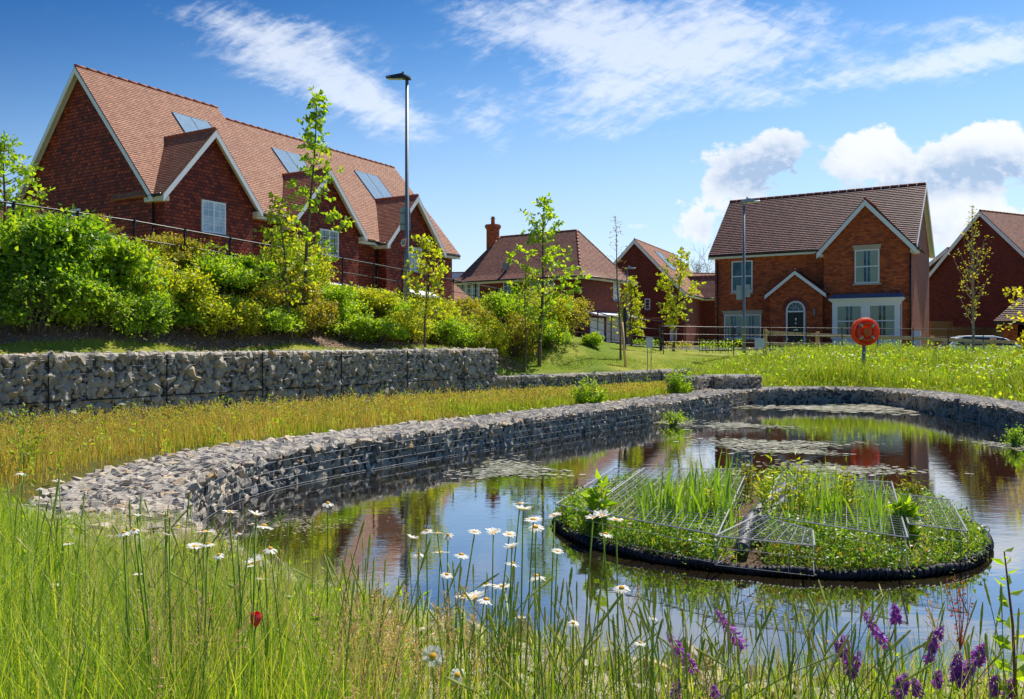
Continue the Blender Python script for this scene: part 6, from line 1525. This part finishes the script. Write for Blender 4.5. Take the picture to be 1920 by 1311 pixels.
# feathery heads: loose panicles
A, B_, P, D = [], [], [], []
for (bx_, by_, z0, H, bend, a) in it:
    p = curve_pts((bx_, by_, z0), H, bend, a, 9); A.append(p[:-1]); B_.append(p[1:]); tan = nrm(p[-1]-p[-3])
    for j in range(16):
        t = j/16; c = p[-1]-tan*.13*t; e = nrm(np.cross(rng.normal(size=3), tan)); q_ = c+(e*.8+tan*.7)*(.008+.030*t)*rng.uniform(.7, 1.3); A.append(c[None]); B_.append(q_[None])
        for s in (.35, .6, .8, 1.0): P.append(c+(q_-c)*s+rng.normal(0, .002, 3)); D.append(e*.5+tan+rng.normal(0, .3, 3))
V1, T1 = bars(np.concatenate(A), np.concatenate(B_), .0011); V2, T2 = leaf_arrays(np.array(P), nrm(np.array(D)), .0075, .0035, rng)
stuff('feathery_seed_heads', *cat([(V1, T1), (V2, T2)]), M['g_tan'], 'pinkish tan feathery grass heads on the near bank', 'grass')
# broad weeds low in the bank
q = Q[(rng.random(len(Q)) < .035) & (Q[:, 1] > 1.9) & (CX+F*Q[:, 0]/Q[:, 1] < 1000)]; zq = ground_near(q); n = len(q); zt = ztop(q); P = np.c_[q, zq+(zt-zq)*rng.uniform(.15, .8, n)]
V, T = leaf_arrays(P, nrm(rng.normal(size=(n, 3))+np.array([0, 0, .3])), rng.uniform(.02, .05, n), rng.uniform(.008, .018, n), rng); stuff('bank_herbs', V, T, M['lf_mid'], 'small broad leaves between the foreground grass blades', 'plants')

# ------------------------------------------------------------------ daisies
def daisy_mesh(R, petals, k, cup):
    rr = np.random.default_rng(k); V, T = [], []; 
    for i in range(petals):
        a = 2*PI*i/petals+rr.normal(0, .07); L = R*rr.uniform(.86, 1.08); w_ = R*.30; dr = cup+rr.normal(0, .10); c, s = math.cos(a), math.sin(a)
        pts = [(.18*R, 0), (.5*L, w_*.5), (.9*L, w_*.40), (L, .05*R), (L, -.05*R), (.9*L, -w_*.40), (.5*L, -w_*.5)]
        b = len(V)
        for x_, y_ in pts: t = x_/R; V.append((c*x_-s*y_, s*x_+c*y_, R*(dr*t+.10*math.sin(t*3)*.5)))
        T.append([b+j for j in range(7)])
    return V, T
proto = {}
def daisy_parts(k, cup):
    V, T = daisy_mesh(1.0, 18+k % 5, k, cup); mb = MB(); mb.mesh(V, T); o = mb.build('petals', M['petal']); me = o.data; bpy.data.objects.remove(o)
    mb = MB(); mb.lathe([(.30, -.02), (.32, .06), (.26, .14), (.12, .19), (.01, .20)], (0, 0, 0), 14); o = mb.build('flower_disc', M['yolk'], None, True); m2 = o.data; bpy.data.objects.remove(o)
    return me, m2
DV = [daisy_parts(k, c) for k, c in enumerate((.02, -.25, .30, .10, -.45))]
def flower_stem(root, H, bend, a, m='stalk', r=.0018, name='stem'):
    p = curve_pts((0, 0, 0), 1, 0, 0, 2); b = Vector((-math.cos(a)*bend*H, -math.sin(a)*bend*H, -H)); q = MB()
    q.tube([b, b*.6+Vector((math.cos(a)*bend*H*.10, 0, 0)), b*.25, Vector((0, 0, -.002))], [r*1.4, r*1.2, r, r], 6); q.build(name, M[m], root, True)
def daisy(x, y, w_, Y, label, group, tilt=None, face=None, var=None):
    c = px(x, y, Y); g_ = RIM_Z-.02 if Y > 1.5 else -1.05; root = empty('daisy', c, 0, label, 'daisy', group)
    R_ = w_*Y/F/2; a = random.uniform(0, 2*PI); H = c.z-g_; flower_stem(root, H, random.uniform(.03, .16), a)
    k = random.randrange(5) if var is None else var; tl = random.uniform(.05, .35) if tilt is None else tilt; ta = random.uniform(0, 2*PI) if face is None else face
    for nm, me in (('petals', DV[k][0]), ('flower_disc', DV[k][1])):
        o = bpy.data.objects.new(nm, me); COL.objects.link(o); o.parent = root; o.scale = (R_,)*3; o.rotation_mode = 'XYZ'
        o.rotation_euler = (Matrix.Rotation(ta, 3, 'Z') @ Matrix.Rotation(tl, 3, 'Y') @ Matrix.Rotation(random.uniform(0, 6), 3, 'Z')).to_euler()
DL = {'left': ('white oxeye daisy over the gabion end at the left edge', [(38, 886, 20), (110, 903, 24), (95, 926, 20), (75, 915, 14), (128, 1018, 22)]),
 'wall': ('white oxeye daisy against the foot of the curving pond wall', [(232, 998, 22), (252, 993, 18), (318, 970, 30), (260, 1078, 20), (384, 998, 34), (365, 1025, 28), (312, 1003, 22), (258, 968, 16), (410, 1040, 20)]),
 'water': ('white oxeye daisy against the dark water left of centre', [(430, 961, 28), (480, 967, 30), (495, 986, 34), (472, 984, 20), (507, 1028, 26), (488, 1086, 22), (478, 1054, 32), (390, 1020, 24), (445, 1000, 16), (470, 1060, 20)]),
 'centre': ('white oxeye daisy against the pale sky reflection in the centre', [(773, 1010, 22), (800, 995, 22), (820, 1000, 24), (840, 1003, 20), (890, 998, 24), (925, 1000, 28), (955, 1003, 26), (785, 1038, 22), (826, 1037, 34), (865, 1040, 28), (960, 1027, 28), (838, 1077, 22), (912, 1095, 22), (930, 1099, 24), (962, 1056, 28), (1005, 1080, 32), (942, 1100, 34), (870, 1119, 34), (890, 1122, 40), (912, 1124, 34), (975, 1158, 22)]),
 'raft': ('white oxeye daisy just left of the floating raft', [(975, 945, 32), (981, 957, 36), (1000, 975, 34), (1040, 967, 26), (1005, 988, 28), (1045, 1034, 22)]),
 'front': ('white oxeye daisy in front of the floating raft', [(1128, 968, 28), (1112, 972, 26), (1155, 976, 32), (1136, 1001, 26), (1166, 1102, 30)]),
 'low': ('faded daisy low in the grass in front of the open water', [(1225, 1157, 18), (1075, 1168, 20), (1200, 1205, 22), (790, 1180, 14)])}
for key, (lab, L) in DL.items():
    for x, y, w_ in L:
        Y = random.uniform(1.95, 2.45) if x > 600 else random.uniform(1.55, 1.85)
        if key == 'left': Y = 3.0
        daisy(x, y, w_*1.08, Y, lab, 'oxeye daisies: '+lab[19:])
daisy(615, 943, 24, 2.4, 'lone white daisy standing highest, over the dark water', None, .1)
daisy(812, 1231, 46, 1.75, 'largest daisy at the bottom centre, its yellow disc turned to the camera', None, .80, -PI/2, 3)
daisy(858, 1266, 34, 1.75, 'fading daisy just right below the largest one', None, .7, -PI/2, 1)
# poppy bud
c = px(480, 1163, 1.5); root = empty('poppy', c, 0, 'small half-open scarlet poppy in the left foreground grass', 'poppy'); flower_stem(root, c.z+1.03, .06, 1.0)
for k in range(4):
    q = MB(); a0 = k*PI/2; R0 = .0105 if k % 2 else .0095; g = [[None]*5 for _ in range(7)]
    for i in range(7):
        for j in range(5):
            t = -1+2*i/6; s_ = j/4; an = a0+t*.95; r_ = R0*math.sin(.15+2.0*s_)*(1+.06*math.cos(5*t)); g[i][j] = Vector((r_*math.cos(an), r_*math.sin(an), -.012+.025*s_*(1-.10*t*t)))
    for i in range(6):
        for j in range(4): q.poly([g[i][j], g[i+1][j], g[i+1][j+1], g[i][j+1]])
    q.build('petal', M['poppy'], root, True)
# yellow flowers
for x, y, w_, l in ((187, 1280, 20, 'yellow flower low at the bottom left'), (720, 1250, 18, 'yellow flower left of the largest daisy')):
    c = px(x, y, 1.9); root = empty('buttercup', c, 0, l, 'flower'); flower_stem(root, c.z+1.04, .05, 0); R_ = w_*1.9/F/2
    q = MB()
    for k in range(6): a = k*PI/3; q.poly([(0, 0, 0), (R_*.8*math.cos(a-.4), R_*.8*math.sin(a-.4), R_*.3), (R_*math.cos(a), R_*math.sin(a), R_*.45), (R_*.8*math.cos(a+.4), R_*.8*math.sin(a+.4), R_*.3)])
    q.build('petals', M['yolk'], root)
# violet vetch spikes: tip and base of each spike in the picture
def vetch(x0, y0, x1, y1, w_, label, Y=1.9):
    a, b = px(x0, y0, Y), px(x1, y1, Y+.03); rr = np.random.default_rng(int(x0)); L = (b-a).length; root = empty('vetch_spike', b, 0, label, 'purple flower', 'violet vetch spikes at the bottom right')
    n = 110; t = rr.random(n); ax = np.array((a-b)[:]); tn = nrm(ax); e = nrm(np.cross(rr.normal(size=(n, 3)), tn)); wd = w_*Y/F*.56*np.interp(t, [0, .2, .75, 1], [.8, 1, .7, .25])
    P = ax*t[:, None]+e*(wd*.35)[:, None]; D = nrm(e*.9-tn*.35+np.array([0, 0, -.25])+rr.normal(0, .15, (n, 3))); V, T = leaf_arrays(P, D, wd*1.25+.001, wd*.62+.0006, rr, .25); np_mesh('florets', V, T, M['purple'], root)
    H = b.z+1.04; s = rr.uniform(-.12, .12); q = MB(); q.tube([(s, .05, -H), (s*.6, .03, -H*.5), (0, 0, 0), tuple(ax*.98)], [.0022, .002, .0016, .0008], 6); q.build('stem', M['stalk'], root, True)
    m = 26; t = rr.uniform(.15, .9, m)[:, None]; P = np.array([s, .05, -H])*(1-t)+rr.normal(0, .012, (m, 3)); D = nrm(rr.normal(size=(m, 3))+np.array([0, 0, .4])); V, T = leaf_arrays(P, D, .022, .006, rr); np_mesh('leaves', V, T, M['lf_mid'], root)
for v in [(1248, 1181, 1302, 1258, 17, 'leftmost large violet spike leaning left, against the water'), (1342, 1143, 1392, 1210, 17, 'violet spike leaning left, second from the left'), (1617, 1143, 1660, 1208, 17, 'violet spike leaning left under the reflection of the raft'),
    (1676, 1130, 1681, 1168, 16, 'short upright violet spike right of centre of the group'), (1768, 1172, 1744, 1216, 18, 'violet spike leaning right below the red dock'), (1580, 1188, 1597, 1262, 20, 'ragged upright violet spike above the bottom edge'), (1566, 1200, 1580, 1225, 14, 'small faded violet cluster left of the ragged spike'),
    (1612, 1220, 1597, 1265, 16, 'small violet spike crossing the ragged one'), (1270, 1268, 1266, 1310, 16, 'violet spike cut by the bottom edge, at the left'), (1338, 1285, 1345, 1318, 18, 'second violet spike cut by the bottom edge, at the left'),
    (1832, 1232, 1792, 1278, 24, 'thick violet cluster at the right, leaning right'), (1848, 1205, 1830, 1240, 20, 'violet cluster nearest the tall leafy stem'), (1752, 1190, 1740, 1240, 14, 'thin violet spike beside the thick cluster'),
    (1700, 1262, 1684, 1300, 22, 'violet cluster at the bottom right of centre'), (1712, 1270, 1722, 1300, 16, 'violet cluster touching the bottom one on its right'), (1870, 1262, 1862, 1300, 18, 'violet spike in the bottom right corner group, left one'), (1896, 1270, 1890, 1308, 20, 'violet spike in the bottom right corner group, right one'), (1762, 1255, 1756, 1285, 14, 'small violet spike low between the clusters'), (1800, 1222, 1790, 1262, 16, 'violet spike left of the thick cluster')]:
    vetch(*v)
# red dock and the tall leafy stem at the right
c = px(1800, 1205, 1.95); root = empty('dock', c, 0, 'tall red-seeded dock at the right, in front of the raft edge', 'plant'); q = MB(); P = []
for (x0, y0) in ((1776, 1088), (1790, 1076), (1806, 1090), (1820, 1120), (1798, 1110)):
    tpt = px(x0, y0, 1.95)-c; b0_ = Vector((.0, 0, -.02)); q.tube([b0_, b0_*.5+tpt*.5+Vector((.004, 0, 0)), tpt], [.0012, .001, .0006], 4)
    for t in np.linspace(.15, 1, 24): P.append(np.array((b0_*(1-t)+tpt*t)[:])+np.random.default_rng(int(t*1000+x0)).normal(0, .0035, 3))
q.tube([(.03, 0, -.55), (.02, 0, -.2), (0, 0, -.02)], [.0025, .002, .0013], 6); q.build('stem', M['stalk_red'], root, True)
P = np.array(P); V, T = leaf_arrays(P, nrm(rng.normal(size=P.shape)), .0068, .0058, rng); np_mesh('seeds', V, T, M['dock'], root)
c = px(1905, 1311, 1.9); top = px(1883, 1034, 1.9)-c; root = empty('foreground_shrub', c, 0, 'tall leafy shrub stem rising at the right edge of the foreground', 'plant'); q = MB()
q.tube([(0.02, 0, -.6), (0, 0, 0), tuple(top*.5+Vector((.006, 0, 0))), tuple(top)], [.005, .004, .003, .0015], 7); q.build('stem', M['stalk_red'], root, True)
Pl, Dl = [], []
for i in range(24):
    t = -.1+1.1*i/23; p = top*max(t, 0)+Vector((0, 0, min(t, 0)*.4)); a = i*2.2; Pl.append(p[:]); Dl.append((math.cos(a)*1.0, math.sin(a)*.6, .32))
    if i % 3 == 0: Pl.append(p[:]); Dl.append((-math.cos(a), .4, .5))
V, T = leaf_arrays(np.array(Pl), nrm(np.array(Dl)), np.linspace(.062, .028, len(Pl)), np.linspace(.032, .013, len(Pl)), rng, .12); np_mesh('leaves', V, T, M['lf_mid'], root)
